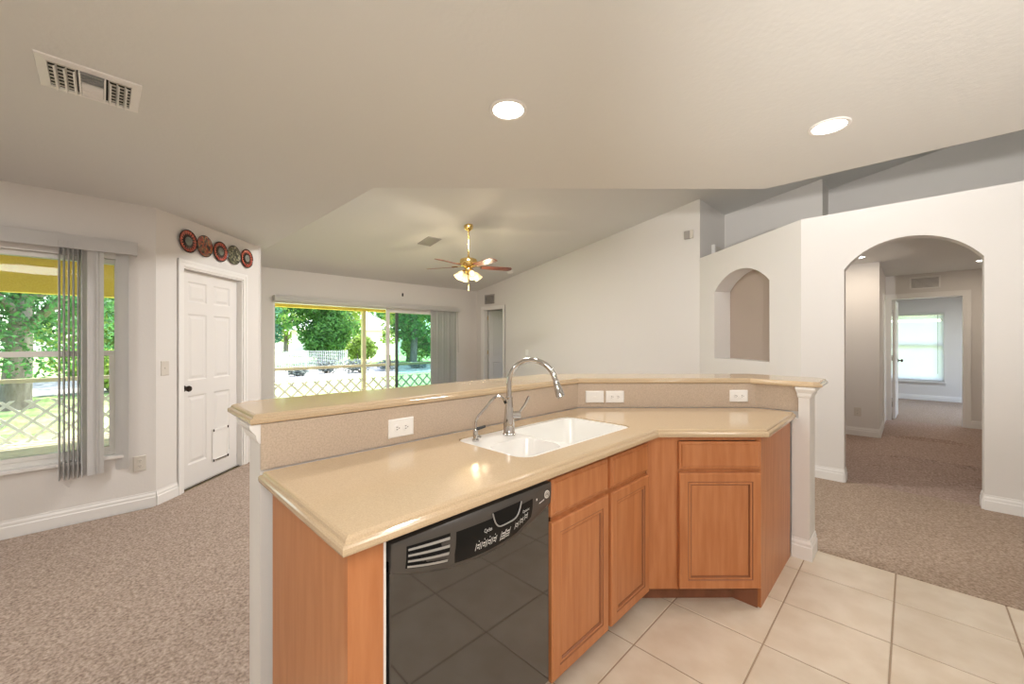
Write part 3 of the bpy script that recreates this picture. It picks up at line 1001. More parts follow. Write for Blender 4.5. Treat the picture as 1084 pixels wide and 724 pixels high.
# close the top and the bottom back to the door
vs, fs = [], []
for i in range(41):
    p = dwp(i / 40, 1)
    vs += [p, Vector((p.x, 0.0, p.z))]
    q = dwp(i / 40, 0)
    vs += [q, Vector((q.x, -DF + 0.002, q.z - 0.004))]
for i in range(40):
    a = i * 4
    fs += [(a, a + 4, a + 5, a + 1), (a + 2, a + 3, a + 7, a + 6)]
mb.add(vs, fs, 0, True)
for u in (0, 1):
    ring = [dwp(u, j / 14) for j in range(15)] + [Vector((dwp(u, 1).x, 0, dwp(u, 1).z)), Vector((dwp(u, 0).x, 0, dwp(u, 0).z))]
    mb.add(ring, [list(range(17))])
cp = mb.build('control_panel', M['blackpanel'], dw, sharp=50)
mb = MB(TM)
dw_patch(mb, 0.29, 0.805, lambda u: 0.10 + (0.22 if u < 0.30 else 0) + max(0, (u - 0.70)) * 1.6, lambda u: 0.78, 0.0012, 40, 4)
mb.build('touch_pad', M['padblack'], cp)
# vent slots
for i in range(4):
    mb = MB(TM)
    va = 0.20 + 0.16 * i
    for (o_, mi) in ((0.0, 0),):
        dw_patch(mb, 0.065, 0.255, lambda u: va, lambda u: va + 0.06, 0.004, 8, 2)
        dw_patch(mb, 0.065, 0.255, lambda u: va + 0.06, lambda u: va + 0.0605, 0.001, 8, 1)
    mb.build('vent_slat', M['silver'], cp)
mb = MB(TM)
dw_patch(mb, 0.060, 0.260, lambda u: 0.17, lambda u: 0.80, 0.0008, 8, 2)
mb.build('vent_recess', M['padblack'], cp)
# latch pocket with silver lip
mb = MB(TM)
dw_patch(mb, 0.50, 0.70, lambda u: 0.56 + 0.26 * abs((u - 0.60) / 0.10) ** 5, lambda u: 0.88, 0.0024, 24, 4)
lp = mb.build('latch_pocket', M['padblack'], cp)
mb = MB(TM)
path = []
for i in range(25):
    u = 0.497 + 0.206 * i / 24
    path.append(dwp(u, min(0.88, 0.55 + 0.32 * abs((u - 0.60) / 0.103) ** 5), 0.004))
mb.tube(path, 0.0022, 8)
mb.build('latch_lip', M['silver'], cp)


def dw_text(txt, u, v, size, mb):
    cu = bpy.data.curves.new('t', 'FONT')
    cu.body = txt
    cu.size = size
    cu.resolution_u = 2
    to = bpy.data.objects.new('t', cu)
    COL.objects.link(to)
    dg = bpy.context.evaluated_depsgraph_get()
    dg.update()
    me = bpy.data.meshes.new_from_object(to.evaluated_get(dg))
    W = DY1 - DY0
    vs = [dwp(u + p.co.x / W, v + p.co.y / 0.11, 0.0030) for p in me.vertices]
    fs = [list(p.vertices) for p in me.polygons]
    mb.add(vs, fs)
    bpy.data.objects.remove(to)


mb = MB(TM)
dw_text('Cycles', 0.445, 0.56, 0.012, mb)
mb.build('cycles_lettering', M['glyph'], cp)
mb = MB(TM)
dw_text('Options', 0.715, 0.56, 0.011, mb)
mb.build('options_lettering', M['glyph'], cp)
mb = MB(TM)


def bar(u0, u1, v0, v1):
    dw_patch(mb, u0, u1, lambda u: v0, lambda u: v1, 0.0030, 2, 1)


# round brackets and little legends of the touch keys
mb = MB(TM)
for i in range(4):
    u = 0.405 + 0.034 * i
    bar(u, u + 0.003, 0.24, 0.40)
    bar(u + 0.024, u + 0.027, 0.24, 0.40)
    bar(u + 0.008, u + 0.020, 0.34, 0.37)
    bar(u + 0.010, u + 0.018, 0.28, 0.31)
    bar(u + 0.012, u + 0.015, 0.42, 0.45)
mb.build('cycle_key_print', M['glyph'], cp)
mb = MB(TM)
for i in range(2):
    u = 0.565 + 0.034 * i
    bar(u, u + 0.003, 0.20, 0.42)
    bar(u + 0.028, u + 0.031, 0.20, 0.42)
    bar(u + 0.007, u + 0.024, 0.34, 0.375)
    bar(u + 0.007, u + 0.024, 0.28, 0.305)
    bar(u + 0.007, u + 0.024, 0.22, 0.245)
mb.build('start_key_print', M['glyph'], cp)
mb = MB(TM)
for i in range(3):
    u = 0.665 + 0.036 * i
    v = 0.28 + 0.035 * i
    bar(u, u + 0.003, v, v + 0.16)
    bar(u + 0.022, u + 0.025, v, v + 0.16)
    bar(u + 0.007, u + 0.018, v + 0.10, v + 0.13)
    bar(u + 0.008, u + 0.016, v + 0.04, v + 0.065)
mb.build('option_key_print', M['glyph'], cp)
mb = MB(TM)
bar(0.865, 0.915, 0.50, 0.535)
mb.build('status_print', M['glyph'], cp)
mb = MB(TM)
bar(0.835, 0.845, 0.66, 0.72)
mb.build('indicator_light', M['glyph'], cp)
# round emblem
pc = dwp(0.945, 0.62, 0.001)
TB = TM @ Matrix.Translation(pc) @ Matrix.Rotation(R(90), 4, 'X')
mb = MB(TB)
mb.lathe([(0.014, 0), (0.014, 0.002), (0.013, 0.003), (0.0125, 0.002)], n=32)
bd = mb.build('emblem', M['platebeige'], cp)
mb = MB(TB)
ring = [(0.0088 * math.cos(t), 0.0088 * math.sin(t), 0.0028) for t in [2 * math.pi * i / 32 for i in range(33)]]
mb.tube(ring, 0.0007, 6)
g_ = [(-0.0005 + 0.004 * math.cos(t), 0.003 * math.sin(t), 0.0028) for t in [R(60 + 270 * i / 16) for i in range(17)]]
mb.tube(g_, 0.0007, 6)
e_ = [(0.0042 + 0.002 * math.cos(t), 0.0018 + 0.0018 * math.sin(t), 0.0028) for t in [R(40 + 230 * i / 10) for i in range(11)]]
mb.tube(e_, 0.0007, 6)
e_ = [(0.0042 + 0.002 * math.cos(t), -0.0018 + 0.0018 * math.sin(t), 0.0028) for t in [R(90 + 230 * i / 10) for i in range(11)]]
mb.tube(e_, 0.0007, 6)
mb.build('monogram', M['blackpanel'], bd)

# ------------------------------------------------------------------ worktop, splash, bar top
CW = [(-1.594, 0.376), (-0.900, 0.376), (-0.900, 1.962), (-0.506, 2.356), (-0.515, 3.072), (-0.742, 3.090), (-1.594, 2.240)]


def inset_poly(poly, d):
    n = len(poly)
    out = []
    for i in range(n):
        p0, p1, p2 = Vector(poly[i - 1]), Vector(poly[i]), Vector(poly[(i + 1) % n])
        a, b = (p1 - p0).normalized(), (p2 - p1).normalized()
        na, nb = Vector((-a.y, a.x)), Vector((-b.y, b.x))
        k_ = (na + nb) / (1 + na.dot(nb))
        q = p1 + k_ * d
        out.append((q.x, q.y))
    return out


def slab(poly, prof, mi=0):
    """stack of inset polygons, prof = [(inset, z)]"""
    mb = MB()
    mb.loft([[(x, y, z) for x, y in inset_poly(poly, d)] for d, z in prof], mi, False)
    return mb


ZC = 0.914
wt = slab(CW, [(0.010, 0.8745), (0.002, 0.876), (0.0, 0.882), (0.0, 0.893), (0.003, 0.898), (0.010, 0.901), (0.012, 0.908), (0.016, 0.912), (0.022, ZC)]).build('worktop', M['counter'])
SKX0, SKX1, SKY0, SKY1 = -1.475, -1.035, 1.118, 1.955
boolean(wt, MB().loft([rring(SKX0, SKX1, SKY0, SKY1, 0.065, z) for z in (0.80, 1.0)]))
tag(wt, 'tan solid surface worktop with an ogee edge around the sink', 'worktop')

sk = MB().loft([rring(SKX0 + 0.001, SKX1 - 0.001, SKY0 + 0.001, SKY1 - 0.001, 0.064, z) for z in (0.70, 0.905)] +
               [rring(SKX0 + 0.003, SKX1 - 0.003, SKY0 + 0.003, SKY1 - 0.003, 0.062, 0.9085)])
sko = sk.build('kitchen_sink', M['sink'])


def bowl(x0, x1, y0, y1, r, zb):
    rings = [rring(x0 - 0.012, x1 + 0.012, y0 - 0.012, y1 + 0.012, r + 0.012, 0.93),
             rring(x0 - 0.006, x1 + 0.006, y0 - 0.006, y1 + 0.006, r + 0.006, 0.907),
             rring(x0, x1, y0, y1, r, 0.898)]
    for q in range(1, 7):
        a = R(90 * q / 6)
        ins = 0.012 + 0.045 * (1 - math.cos(a))
        rings.append(rring(x0 + ins, x1 - ins, y0 + ins, y1 - ins, max(0.015, r - ins * 0.3), zb + 0.045 * (1 - math.sin(a))))
    return MB().loft(rings[::-1])


boolean(sko, bowl(-1.435, -1.065, 1.435, 1.925, 0.06, 0.725))
boolean(sko, bowl(-1.290, -1.065, 1.150, 1.400, 0.06, 0.775))
for p in sko.data.polygons:
    p.use_smooth = True
sko.data.set_sharp_from_angle(angle=R(40))
tag(sko, 'white double bowl sink set into the tan worktop', 'sink')
for (cx, cy, z) in ((-1.25, 1.68, 0.7255), (-1.178, 1.275, 0.7755)):
    dmb = MB().lathe([(0.055, 0.0), (0.055, 0.003), (0.045, 0.004), (0.040, -0.0)], (cx, cy, z))
    do = dmb.build('drain', M['chrome'], sko)
    do.parent = sko

# splash
def strip(p0, p1, th, z0, z1):
    a, b = Vector(p0), Vector(p1)
    d = (b - a).normalized()
    nn = Vector((d.y, -d.x)) * th
    return MB().prism([tuple(a), tuple(b), tuple(b + nn), tuple(a + nn)], z0, z1)


mb = MB()
IN = [(-1.595, 0.385), (-1.595, 2.250), (-0.747, 3.098), (-0.507, 3.098)]
OUT = [(-0.507, 3.109), (-0.7525, 3.109), (-1.6065, 2.255), (-1.6065, 0.385)]
mb.prism(IN + OUT, ZC + 0.0005, 1.0715)
tag(mb.build('backsplash', M['splash']), 'speckled tan upstand strip between the worktop and the raised bar', 'backsplash')

# bar top
BT = [(-1.590, 0.352), (-1.590, 2.262), (-0.772, 3.072), (-0.425, 3.052), (-0.385, 3.10), (-0.400, 3.40), (-0.45, 3.475), (-0.79, 3.525), (-1.03, 3.42), (-2.00, 2.45), (-2.02, 0.40), (-1.945, 0.352)]
BT = [(-1.590, 0.352), (-1.945, 0.352), (-2.02, 0.425), (-2.02, 2.42), (-0.905, 3.535), (-0.46, 3.50), (-0.395, 3.43), (-0.385, 3.10), (-0.425, 3.052), (-0.772, 3.072), (-1.590, 2.256)][::-1]
bt = slab(BT, [(0.012, 1.0725), (0.003, 1.0745), (0.0, 1.079), (0.0, 1.089), (0.003, 1.093), (0.010, 1.0955), (0.012, 1.101), (0.016, 1.1045), (0.022, 1.107)]).build('bar_top', M['counter'])
tag(bt, 'raised tan bar top with clipped corners on the half wall', 'bar top')

# ------------------------------------------------------------------ faucet and filter tap
fa = thing('kitchen_faucet', 'tall chrome gooseneck faucet standing behind the sink', 'faucet', (-1.376, 1.375, 0.908))
FX0, FY0 = -1.376, 1.375
fd = Vector((math.cos(R(25)), math.sin(R(25)), 0))
mb = MB().lathe([(0.030, 0), (0.031, 0.006), (0.027, 0.012), (0.027, 0.05), (0.021, 0.12), (0.0165, 0.17), (0.0175, 0.182), (0.0145, 0.186)], (FX0, FY0, 0.9085))
mb.build('body', M['chrome'], fa)
mb = MB()
o_ = Vector((FX0, FY0, 0))
path = [o_ + Vector((0, 0, 1.085 + 0.02 * i)) for i in range(4)]
rad = 0.115
zc = 1.155
for i in range(25):
    a = R(180 - 165 * i / 24)
    path.append(o_ + fd * (rad + rad * math.cos(a)) + Vector((0, 0, zc + rad * math.sin(a))))
end = path[-1]
dirn = (path[-1] - path[-2]).normalized()
path.append(end + dirn * 0.01)
mb.tube(path, 0.0125, 16)
mb.build('spout', M['chrome'], fa)
e0 = end + dirn * 0.008
mb = MB().tube([e0, e0 + dirn * 0.004, e0 + dirn * 0.012, e0 + dirn * 0.05, e0 + dirn * 0.075, e0 + dirn * 0.078], [0.0135, 0.015, 0.014, 0.019, 0.021, 0.018], 18)
sp_ = mb.build('spray_head', M['chrome'], fa)
e1 = e0 + dirn * 0.0775
MB().tube([e1, e1 + dirn * 0.003], [0.016, 0.0155], 16).build('aerator', M['smoke'], sp_)
hdir = Vector((math.cos(R(50)), math.sin(R(50)), 0))
hb = o_ + Vector((0, 0, 1.005))
mb = MB().tube([hb + hdir * 0.015, hb + hdir * 0.052, hb + hdir * 0.056], [0.017, 0.017, 0.014], 16)
mb.tube([hb + hdir * 0.045 + Vector((0, 0, 0.005)), hb + hdir * 0.075 + Vector((0, 0, 0.045)), hb + hdir * 0.098 + Vector((0, 0, 0.088))], [0.006, 0.0055, 0.007], 10)
mb.build('lever_handle', M['chrome'], fa)

ft = thing('filter_tap', 'small chrome drinking water tap with black lever next to the tall faucet', 'tap', (-1.39, 1.19, 0.908))
TX0, TY0 = -1.40, 1.185
rd = Vector((0.712, 0.702, 0))
q_ = Vector((TX0, TY0, 0))
mb = MB().lathe([(0.016, 0), (0.016, 0.008), (0.011, 0.012), (0.011, 0.05), (0.009, 0.055)], (TX0, TY0, 0.9085))
mb.tube([q_ + rd * 0.0 + Vector((0, 0, 0.935)), q_ + rd * 0.024 + Vector((0, 0, 0.925))], 0.006, 8)
mb.build('body', M['chrome'], ft)
pp = [(0, 0.955), (0, 0.99), (0.003, 1.005), (0.012, 1.02), (0.05, 1.065), (0.072, 1.092), (0.086, 1.105), (0.100, 1.111), (0.114, 1.109), (0.126, 1.100), (0.134, 1.085)]
MB().tube([q_ + rd * a + Vector((0, 0, z)) for a, z in pp], 0.0058, 10).build('spout', M['chrome'], ft)
MB().tube([q_ + rd * 0.131 + Vector((0, 0, 1.091)), q_ + rd * 0.137 + Vector((0, 0, 1.078))], 0.0066, 10).build('spout_tip', M['blackdeep'], ft)
MB().tube([q_ + rd * 0.004 + Vector((0, 0, 0.962)), q_ + rd * 0.045 + Vector((0, 0, 0.975))], [0.008, 0.006], 8).build('lever', M['blackdeep'], ft)


# ------------------------------------------------------------------ outlets and switches
def outlet(T, label, horizontal=True, blank=False, m='plate', w=0.122, h=0.080, name='wall_outlet', cat='outlet'):
    """plate in local XZ, standing off to local -y"""
    if not horizontal:
        w, h = h, w
    o = thing(name, label, cat, tuple(T.translation), T.to_euler().z)
    mb = MB(T)
    mb.rectloft(-w / 2, w / 2, -h / 2, h / 2, [(0, 0), (0, -0.004), (0.004, -0.007), (0.006, -0.007)])
    mb.build('cover_plate', M[m], o)
    if blank:
        mb = MB(T).box(-0.008, 0.008, -0.013, -0.007, -0.004, 0.004)
        mb.build('toggle', M[m], o, bevel=0.001)
        return o
    for sgn in (-1, 1):
        cx, cz = (sgn * 0.021, 0) if horizontal else (0, sgn * 0.021)
        mb = MB(T)
        ring = lambda y, r: [(cx + r * max(-0.85, min(0.85, math.cos(t))), y, cz + r * math.sin(t)) for t in [2 * math.pi * i / 24 for i in range(24)]]
        mb.loft([ring(-0.007, 0.0165), ring(-0.009, 0.016)])
        rc = mb.build('receptacle', M[m], o)
        mb = MB(T)
        if horizontal:
            mb.box(cx - 0.006, cx + 0.002, -0.0095, -0.0085, 0.004, 0.0065).box(cx - 0.006, cx + 0.002, -0.0095, -0.0085, -0.0065, -0.004)
            mb.box(cx + 0.006, cx + 0.010, -0.0095, -0.0085, -0.002, 0.002)
        else:
            mb.box(cx - 0.0065, cx - 0.004, -0.0095, -0.0085, cz - 0.002, cz + 0.006).box(cx + 0.004, cx + 0.0065, -0.0095, -0.0085, cz - 0.002, cz + 0.006)
            mb.box(cx - 0.002, cx + 0.002, -0.0095, -0.0085, cz - 0.010, cz - 0.006)
        mb.build('slot', M['slot'], rc)
    return o


def TR(x, y, z, ang):
    return Matrix.Translation((x, y, z)) @ Matrix.Rotation(ang, 4, 'Z')


# local -y must point into the room: splash faces +X on the long run -> local -y = +X -> ang 90deg
outlet(TR(-1.595, 0.922, 0.981, R(90)), 'white duplex outlet on the upstand nearest the bar end by the panel door')
off = lambda px_: None
d45 = Vector((S, S, 0))
b0 = Vector((-1.595, 2.250, 0))
outlet(TR(*(b0 + d45 * 0.112)[:2], 0.985, R(45)), 'white switch plate in the upstand corner beside an outlet', blank=True, name='switch_plate', cat='switch')
outlet(TR(*(b0 + d45 * 0.248)[:2], 0.985, R(45)), 'white duplex outlet beside the switch plate in the upstand corner')
outlet(TR(*(b0 + d45 * 1.085)[:2], 0.990, R(45)), 'white duplex outlet on the upstand nearest the post by the tiles')
outlet(TR(-4.435, 0.214, 0.372, R(90)), 'beige wall outlet below the vertical blinds near the corner', horizontal=False, m='platebeige')
outlet(TR(-0.545, 7.63, 0.345, 0), 'beige wall outlet low on the hall corner wall', horizontal=False, m='platebeige')
outlet(TR(*(TDOOR @ Vector((0.085, 0, 0)))[:2], 1.13, R(135)), 'light switch beside the panel door', horizontal=False, blank=True, m='platebeige', name='light_switch', cat='switch')
outlet(TR(-5.75, YL, 1.12, 0), 'white light switch on the tall wall beside the open door', horizontal=False, blank=True, name='light_switch', cat='switch')

# ------------------------------------------------------------------ wall plates
PL = [(0.318, 2.262, 0.104, 'A', 'red plate with black rim and grey centre, first from the window'),
      (0.520, 2.264, 0.101, 'B', 'red and gold mosaic plate second from the window'),
      (0.728, 2.258, 0.101, 'A', 'red plate with grey centre in the middle of the row'),
      (0.928, 2.266, 0.099, 'C', 'olive green mosaic plate fourth from the window'),
      (1.136, 2.272, 0.103, 'A', 'red plate with grey centre, last of the row by the living room')]
for (s_, z_, r_, kd, lab) in PL:
    T = TDOOR @ Matrix.Translation((s_, 0, z_)) @ Matrix.Rotation(R(90), 4, 'X')
    o = thing('wall_plate', lab, 'plate', tuple(T.translation), R(135), 'decorative plates over the door')
    if kd == 'A':
        MB(T).lathe([(r_ * 0.55, 0.0), (r_, 0.016), (r_ * 0.985, 0.020), (r_ * 0.90, 0.016), (r_ * 0.88, 0.014)], n=40).build('rim', M['rimblack'], o)
        mb = MB(T)
        for kq in range(18):
            a0, a1 = R(360 * kq / 18 + 1), R(360 * (kq + 1) / 18 - 1)
            am = (a0 + a1) / 2
            ri, ro = r_ * 0.46, r_ * 0.89
            mb.add([(ri * math.cos(a0), ri * math.sin(a0), 0.011), (ro * math.cos(a0), ro * math.sin(a0), 0.0155), (ro * math.cos(am), ro * math.sin(am), 0.019), (ro * math.cos(a1), ro * math.sin(a1), 0.0155),
                    (ri * math.cos(a1), ri * math.sin(a1), 0.011), (ri * math.cos(am), ri * math.sin(am), 0.013)], [(0, 1, 2, 5), (5, 2, 3, 4)])
        mb.build('petal_ring', M['red'], o)
        MB(T).lathe([(r_ * 0.50, 0.008), (r_ * 0.48, 0.016), (r_ * 0.36, 0.018)], n=32).build('inner_rim', M['rimblack'], o)
        MB(T).lathe([(r_ * 0.37, 0.016), (r_ * 0.36, 0.022), (r_ * 0.25, 0.027), (r_ * 0.05, 0.029)], n=32).build('centre', M['grey'], o)
    else:
        m_ = M['mosaicred'] if kd == 'B' else M['mosaicgreen']
        MB(T).lathe([(r_ * 0.5, 0.0), (r_, 0.014), (r_ * 0.985, 0.017), (r_ * 0.62, 0.010), (r_ * 0.05, 0.009)], n=40).build('dish', m_, o)
        rg = [(r_ * 0.985 * math.cos(t), r_ * 0.985 * math.sin(t), 0.0155) for t in [2 * math.pi * i / 40 for i in range(41)]]
        MB(T).tube(rg, 0.003, 6).build('rim', M['rimblack'], o)


# ------------------------------------------------------------------ vertical blinds
def vane_mesh(w, z0, z1, bow=0.010, n=6):
    mb = MB()
    a = [(-w / 2 + w * i / n, bow * (1 - (2 * i / n - 1) ** 2)) for i in range(n + 1)]
    poly = a + [(x, y - 0.0012) for x, y in a[::-1]]
    mb.prism(poly, z0, z1)
    return mb


def vane_set(parent, items, z0, z1, w=0.089):
    """items of (x, y, angle)"""
    base = vane_mesh(w, z0, z1).mesh('vane', M['vane'])
    inv = MW[parent.name].inverted()
    for (x, y, a) in items:
        o = bpy.data.objects.new('vane', base)
        o.matrix_local = inv @ (Matrix.Translation((x, y, 0)) @ Matrix.Rotation(a, 4, 'Z'))
        o.parent = parent
        COL.objects.link(o)


vb = thing('vertical_blinds', 'white vertical blinds bunched at the corner side of the porch window', 'blinds', (-4.39, -0.6, 2.08))
mb = MB().box(-4.365, -4.350, -1.45, 0.198, 2.035, 2.135).box(-4.433, -4.365, 0.188, 0.198, 2.035, 2.135).box(-4.433, -4.365, -1.45, 0.188, 2.125, 2.135)
mb.build('valance', M['vane'], vb, bevel=0.002)
MB().box(-4.415, -4.375, -1.44, 0.185, 2.085, 2.115).build('headrail', M['vinyl'], vb)
its = []
for i in range(6):
    its.append((-4.392, -0.222 + 0.0235 * i, R(2 + 2 * (i % 2))))
its = its[:5] + [(-4.392, -0.112, R(6)), (-4.385, -0.062, R(76)), (-4.372, -0.034, R(100)), (-4.40, 0.112, R(55))]
vane_set(vb, its, 0.355, 2.085)

vs2 = thing('vertical_blinds', 'white vertical blinds stacked at the far end of the sliding glass door', 'blinds', (XS + 0.07, 5.3, 2.05))
mb = MB().box(XS + 0.095, XS + 0.110, 1.95, 5.70, 2.015, 2.105).box(XS + 0.002, XS + 0.095, 5.688, 5.70, 2.015, 2.105).box(XS + 0.002, XS + 0.095, 1.95, 1.962, 2.015, 2.105)
mb.box(XS + 0.002, XS + 0.095, 1.962, 5.688, 2.096, 2.105)
mb.build('valance', M['vane'], vs2, bevel=0.002)
MB().box(XS + 0.03, XS + 0.07, 1.97, 5.68, 2.06, 2.09).build('headrail', M['vinyl'], vs2)
its = [(XS + 0.05, 4.99 + 0.05 * i, R(20 + (i % 3) * 12)) for i in range(13)]
vane_set(vs2, its, 0.03, 2.06)
MB().tube([(XS + 0.075, 5.66, 2.03), (XS + 0.085, 5.665, 1.1)], 0.004, 6).build('wand', M['smoke'], vs2)

# ------------------------------------------------------------------ ceiling registers and grilles
cv = thing('ceiling_vent', 'white ceiling register with curved louvers over the kitchen', 'vent', (-2.5, -0.03, 2.46))
vx0, vx1, vy0, vy1 = -2.645, -2.355, -0.185, 0.122
z = 2.46
mb = MB()
ring = lambda i, zz: [(vx0 + i, vy0 + i, zz), (vx1 - i, vy0 + i, zz), (vx1 - i, vy1 - i, zz), (vx0 + i, vy1 - i, zz)]
mb.loft([ring(0, z), ring(0.002, z - 0.006), ring(0.032, z - 0.010), ring(0.034, z - 0.002)], 0, False, False, False)
mb.build('frame', M['trim'], cv)
MB().box(vx0 + 0.03, vx1 - 0.03, vy0 + 0.03, vy1 - 0.03, z - 0.003, z - 0.0005).build('duct_opening', M['dark'], cv)
ix0, ix1, iy0, iy1 = vx0 + 0.034, vx1 - 0.034, vy0 + 0.034, vy1 - 0.034
t1, t2 = iy0 + (iy1 - iy0) * 0.36, iy0 + (iy1 - iy0) * 0.67


def curved_louver(mb, a, b, outward, w=0.010, dz=0.020):
    """a,b endpoints (x,y); louver curls toward outward (2d)"""
    vs, fs = [], []
    n_ = 5
    for i in range(n_ + 1):
        u = i / n_
        off_ = Vector(outward) * w * u ** 0.6 * u
        zz = z - 0.003 - dz * math.sin(u * math.pi / 2)
        for p in (a, b):
            vs.append((p[0] + off_.x, p[1] + off_.y, zz))
    for i in range(n_):
        fs.append((2 * i, 2 * i + 1, 2 * i + 3, 2 * i + 2))
    mb.add(vs, fs, 0, True)
    mb.add([(v[0], v[1], v[2] + 0.001) for v in vs], [f[::-1] for f in fs], 0, True)


for i in range(3):
    y = iy0 + (t1 - iy0) * (i + 0.9) / 3.2
    mb = MB()
    curved_louver(mb, (ix0, y), (ix1, y), (0, -1))
    mb.build('louver', M['trim'], cv)
for i in range(3):
    y = t2 + (iy1 - t2) * (i + 0.4) / 3.2
    mb = MB()
    curved_louver(mb, (ix0, y), (ix1, y), (0, 1))
    mb.build('louver', M['trim'], cv)
for i in range(9):
    x = ix0 + (ix1 - ix0) * (i + 0.5) / 9
    mb = MB()
    curved_louver(mb, (x, t1 + 0.004), (x, t2 - 0.004), (1 if i > 4 else -1, 0), 0.014, 0.016)
    mb.build('louver', M['trim'], cv)
# damper bars deep behind the louvers
for i in range(7):
    x = ix0 + (ix1 - ix0) * (i + 0.5) / 7
    for (ya_, yb_) in ((iy0, t1 - 0.01), (t2 + 0.01, iy1)):
        MB().box(x - 0.006, x + 0.006, ya_, yb_, z - 0.0045, z - 0.003).build('damper_bar', M['platebeige'], cv)
MB().box(ix0, ix1, t1 - 0.003, t1 + 0.003, z - 0.020, z - 0.001).build('divider', M['trim'], cv)
MB().box(ix0, ix1, t2 - 0.003, t2 + 0.003, z - 0.020, z - 0.001).build('divider', M['trim'], cv)


def grille(T, w, h, label, m='trim', n=8, name='air_grille'):
    """grille in local XZ, standing off to -y"""
    o = thing(name, label, 'vent', tuple(T.translation), 0)
    mb = MB(T)
    mb.rectloft(-w / 2, w / 2, -h / 2, h / 2, [(0, 0), (0, -0.006), (0.004, -0.010), (0.020, -0.010), (0.022, -0.002)], 0, False)
    mb.build('frame', M[m], o)
    MB(T).box(-w / 2 + 0.02, w / 2 - 0.02, -0.002, -0.0003, -h / 2 + 0.02, h / 2 - 0.02).build('duct_opening', M['dark'], o)
    for i in range(n):
        zz = -h / 2 + 0.022 + (h - 0.044) * (i + 0.5) / n
        s_ = (h - 0.044) / n
        MB(T).add([(-w / 2 + 0.02, -0.003, zz + s_ * 0.45), (w / 2 - 0.02, -0.003, zz + s_ * 0.45), (w / 2 - 0.02, -0.011, zz - s_ * 0.35), (-w / 2 + 0.02, -0.011, zz - s_ * 0.35),
                   (-w / 2 + 0.02, -0.005, zz + s_ * 0.45), (w / 2 - 0.02, -0.005, zz + s_ * 0.45), (w / 2 - 0.02, -0.013, zz - s_ * 0.35), (-w / 2 + 0.02, -0.013, zz - s_ * 0.35)],
                  [(0, 1, 2, 3), (7, 6, 5, 4)]).build('louver', M[m], o)
    return o


grille(TR(0.165, 9.5, 2.325, 0), 0.36, 0.20, 'white return air grille above the bedroom doorway', n=9)
grille(TR(-6.915, YL, 2.325, 0), 0.34, 0.22, 'grey air grille on the wall above the open living room door', m='smoke', n=7)
TV = Matrix.Translation((-5.35, 3.59, vz(-5.35))) @ Matrix.Rotation(-math.atan(SL), 4, 'Y') @ Matrix.Rotation(R(90), 4, 'X') @ Matrix.Rotation(R(180), 4, 'X')
TV = Matrix.Translation((-5.35, 3.59, vz(-5.35))) @ Matrix.Rotation(-math.atan(SL), 4, 'Y') @ Matrix.Rotation(R(90), 4, 'X')
# local -y -> after Rx(90): -z  (downwards)
grille(TV, 0.32, 0.24, 'small ceiling register on the sloping living room ceiling', m='smoke', n=6, name='ceiling_vent')

# smoke alarm, sensor, hook, ledge box
mb = MB(Matrix.Translation((-5.95, 5.98, vz(-5.95))) @ Matrix.Rotation(-math.atan(SL), 4, 'Y'))
mb.lathe([(0.065, 0.0), (0.065, -0.012), (0.058, -0.028), (0.02, -0.034), (0.004, -0.034)])
tag(mb.build('smoke_alarm', M['plate']), 'round white smoke alarm on the vaulted ceiling near the tall wall', 'smoke alarm')
ts = thing('door_chime', 'small grey chime box high on the tall living room wall', 'chime', (-2.40, YL, 2.97))
MB().box(-2.465, -2.385, YL - 0.04, YL, 2.915, 3.035).build('housing', M['smoke'], ts, bevel=0.004)
MB().box(-2.382, -2.335, YL - 0.035, YL, 2.92, 3.04).build('side_cover', M['platebeige'], ts, bevel=0.004)
hk = MB().box(XS + 0.0, XS + 0.02, 4.29, 4.315, 2.27, 2.335)
tag(hk.build('wall_hook', M['slot'], bevel=0.003), 'small black hook on the wall above the sliding door', 'hook')
lb = thing('junction_box', 'small white box standing on the plant ledge against the return wall', 'box', (-2.2, 6.7, 2.6))
MB().box(-2.245, -2.205, 6.83, 7.35, 2.597, 2.875).build('cover', M['platebeige'], lb)
MB().box(-2.245, -2.195, 6.78, 6.83, 2.597, 2.885).build('end_cap', M['trim'], lb)


# ------------------------------------------------------------------ recessed lights
def downlight(x, y, z, label, r=0.090, power=5, col=WARM):
    o = thing('recessed_light', label, 'ceiling light', (x, y, z), 0, 'recessed ceiling lights')
    MB().lathe([(r, 0.0), (r, -0.004), (r - 0.004, -0.007), (r - 0.016, -0.006), (r - 0.020, -0.001)], (x, y, z), cap0=False, cap1=False).build('trim_ring', M['trim'], o)
    MB().lathe([(r - 0.017, -0.0005), (r - 0.018, -0.0035), (r - 0.03, -0.0045), (0.004, -0.0050)], (x, y, z), cap0=False).build('lens', M['bulb'], o)
    lo = area('recessed_lamp', (x, y, z - 0.012), 0.13, power, col)
    return o


downlight(-1.362, 1.356, 2.46, 'round recessed ceiling light above the worktop and sink')
downlight(-0.297, 2.615, 2.46, 'round recessed ceiling light above the tiled floor by the arch')
downlight(-0.50, 7.03, 2.47, 'recessed hall light seen past the near side of the arch', power=6, col=(1.0, 0.85, 0.68))
downlight(0.72, 8.5, 2.47, 'recessed hall light seen past the far side of the arch', power=6, col=(1.0, 0.85, 0.68))

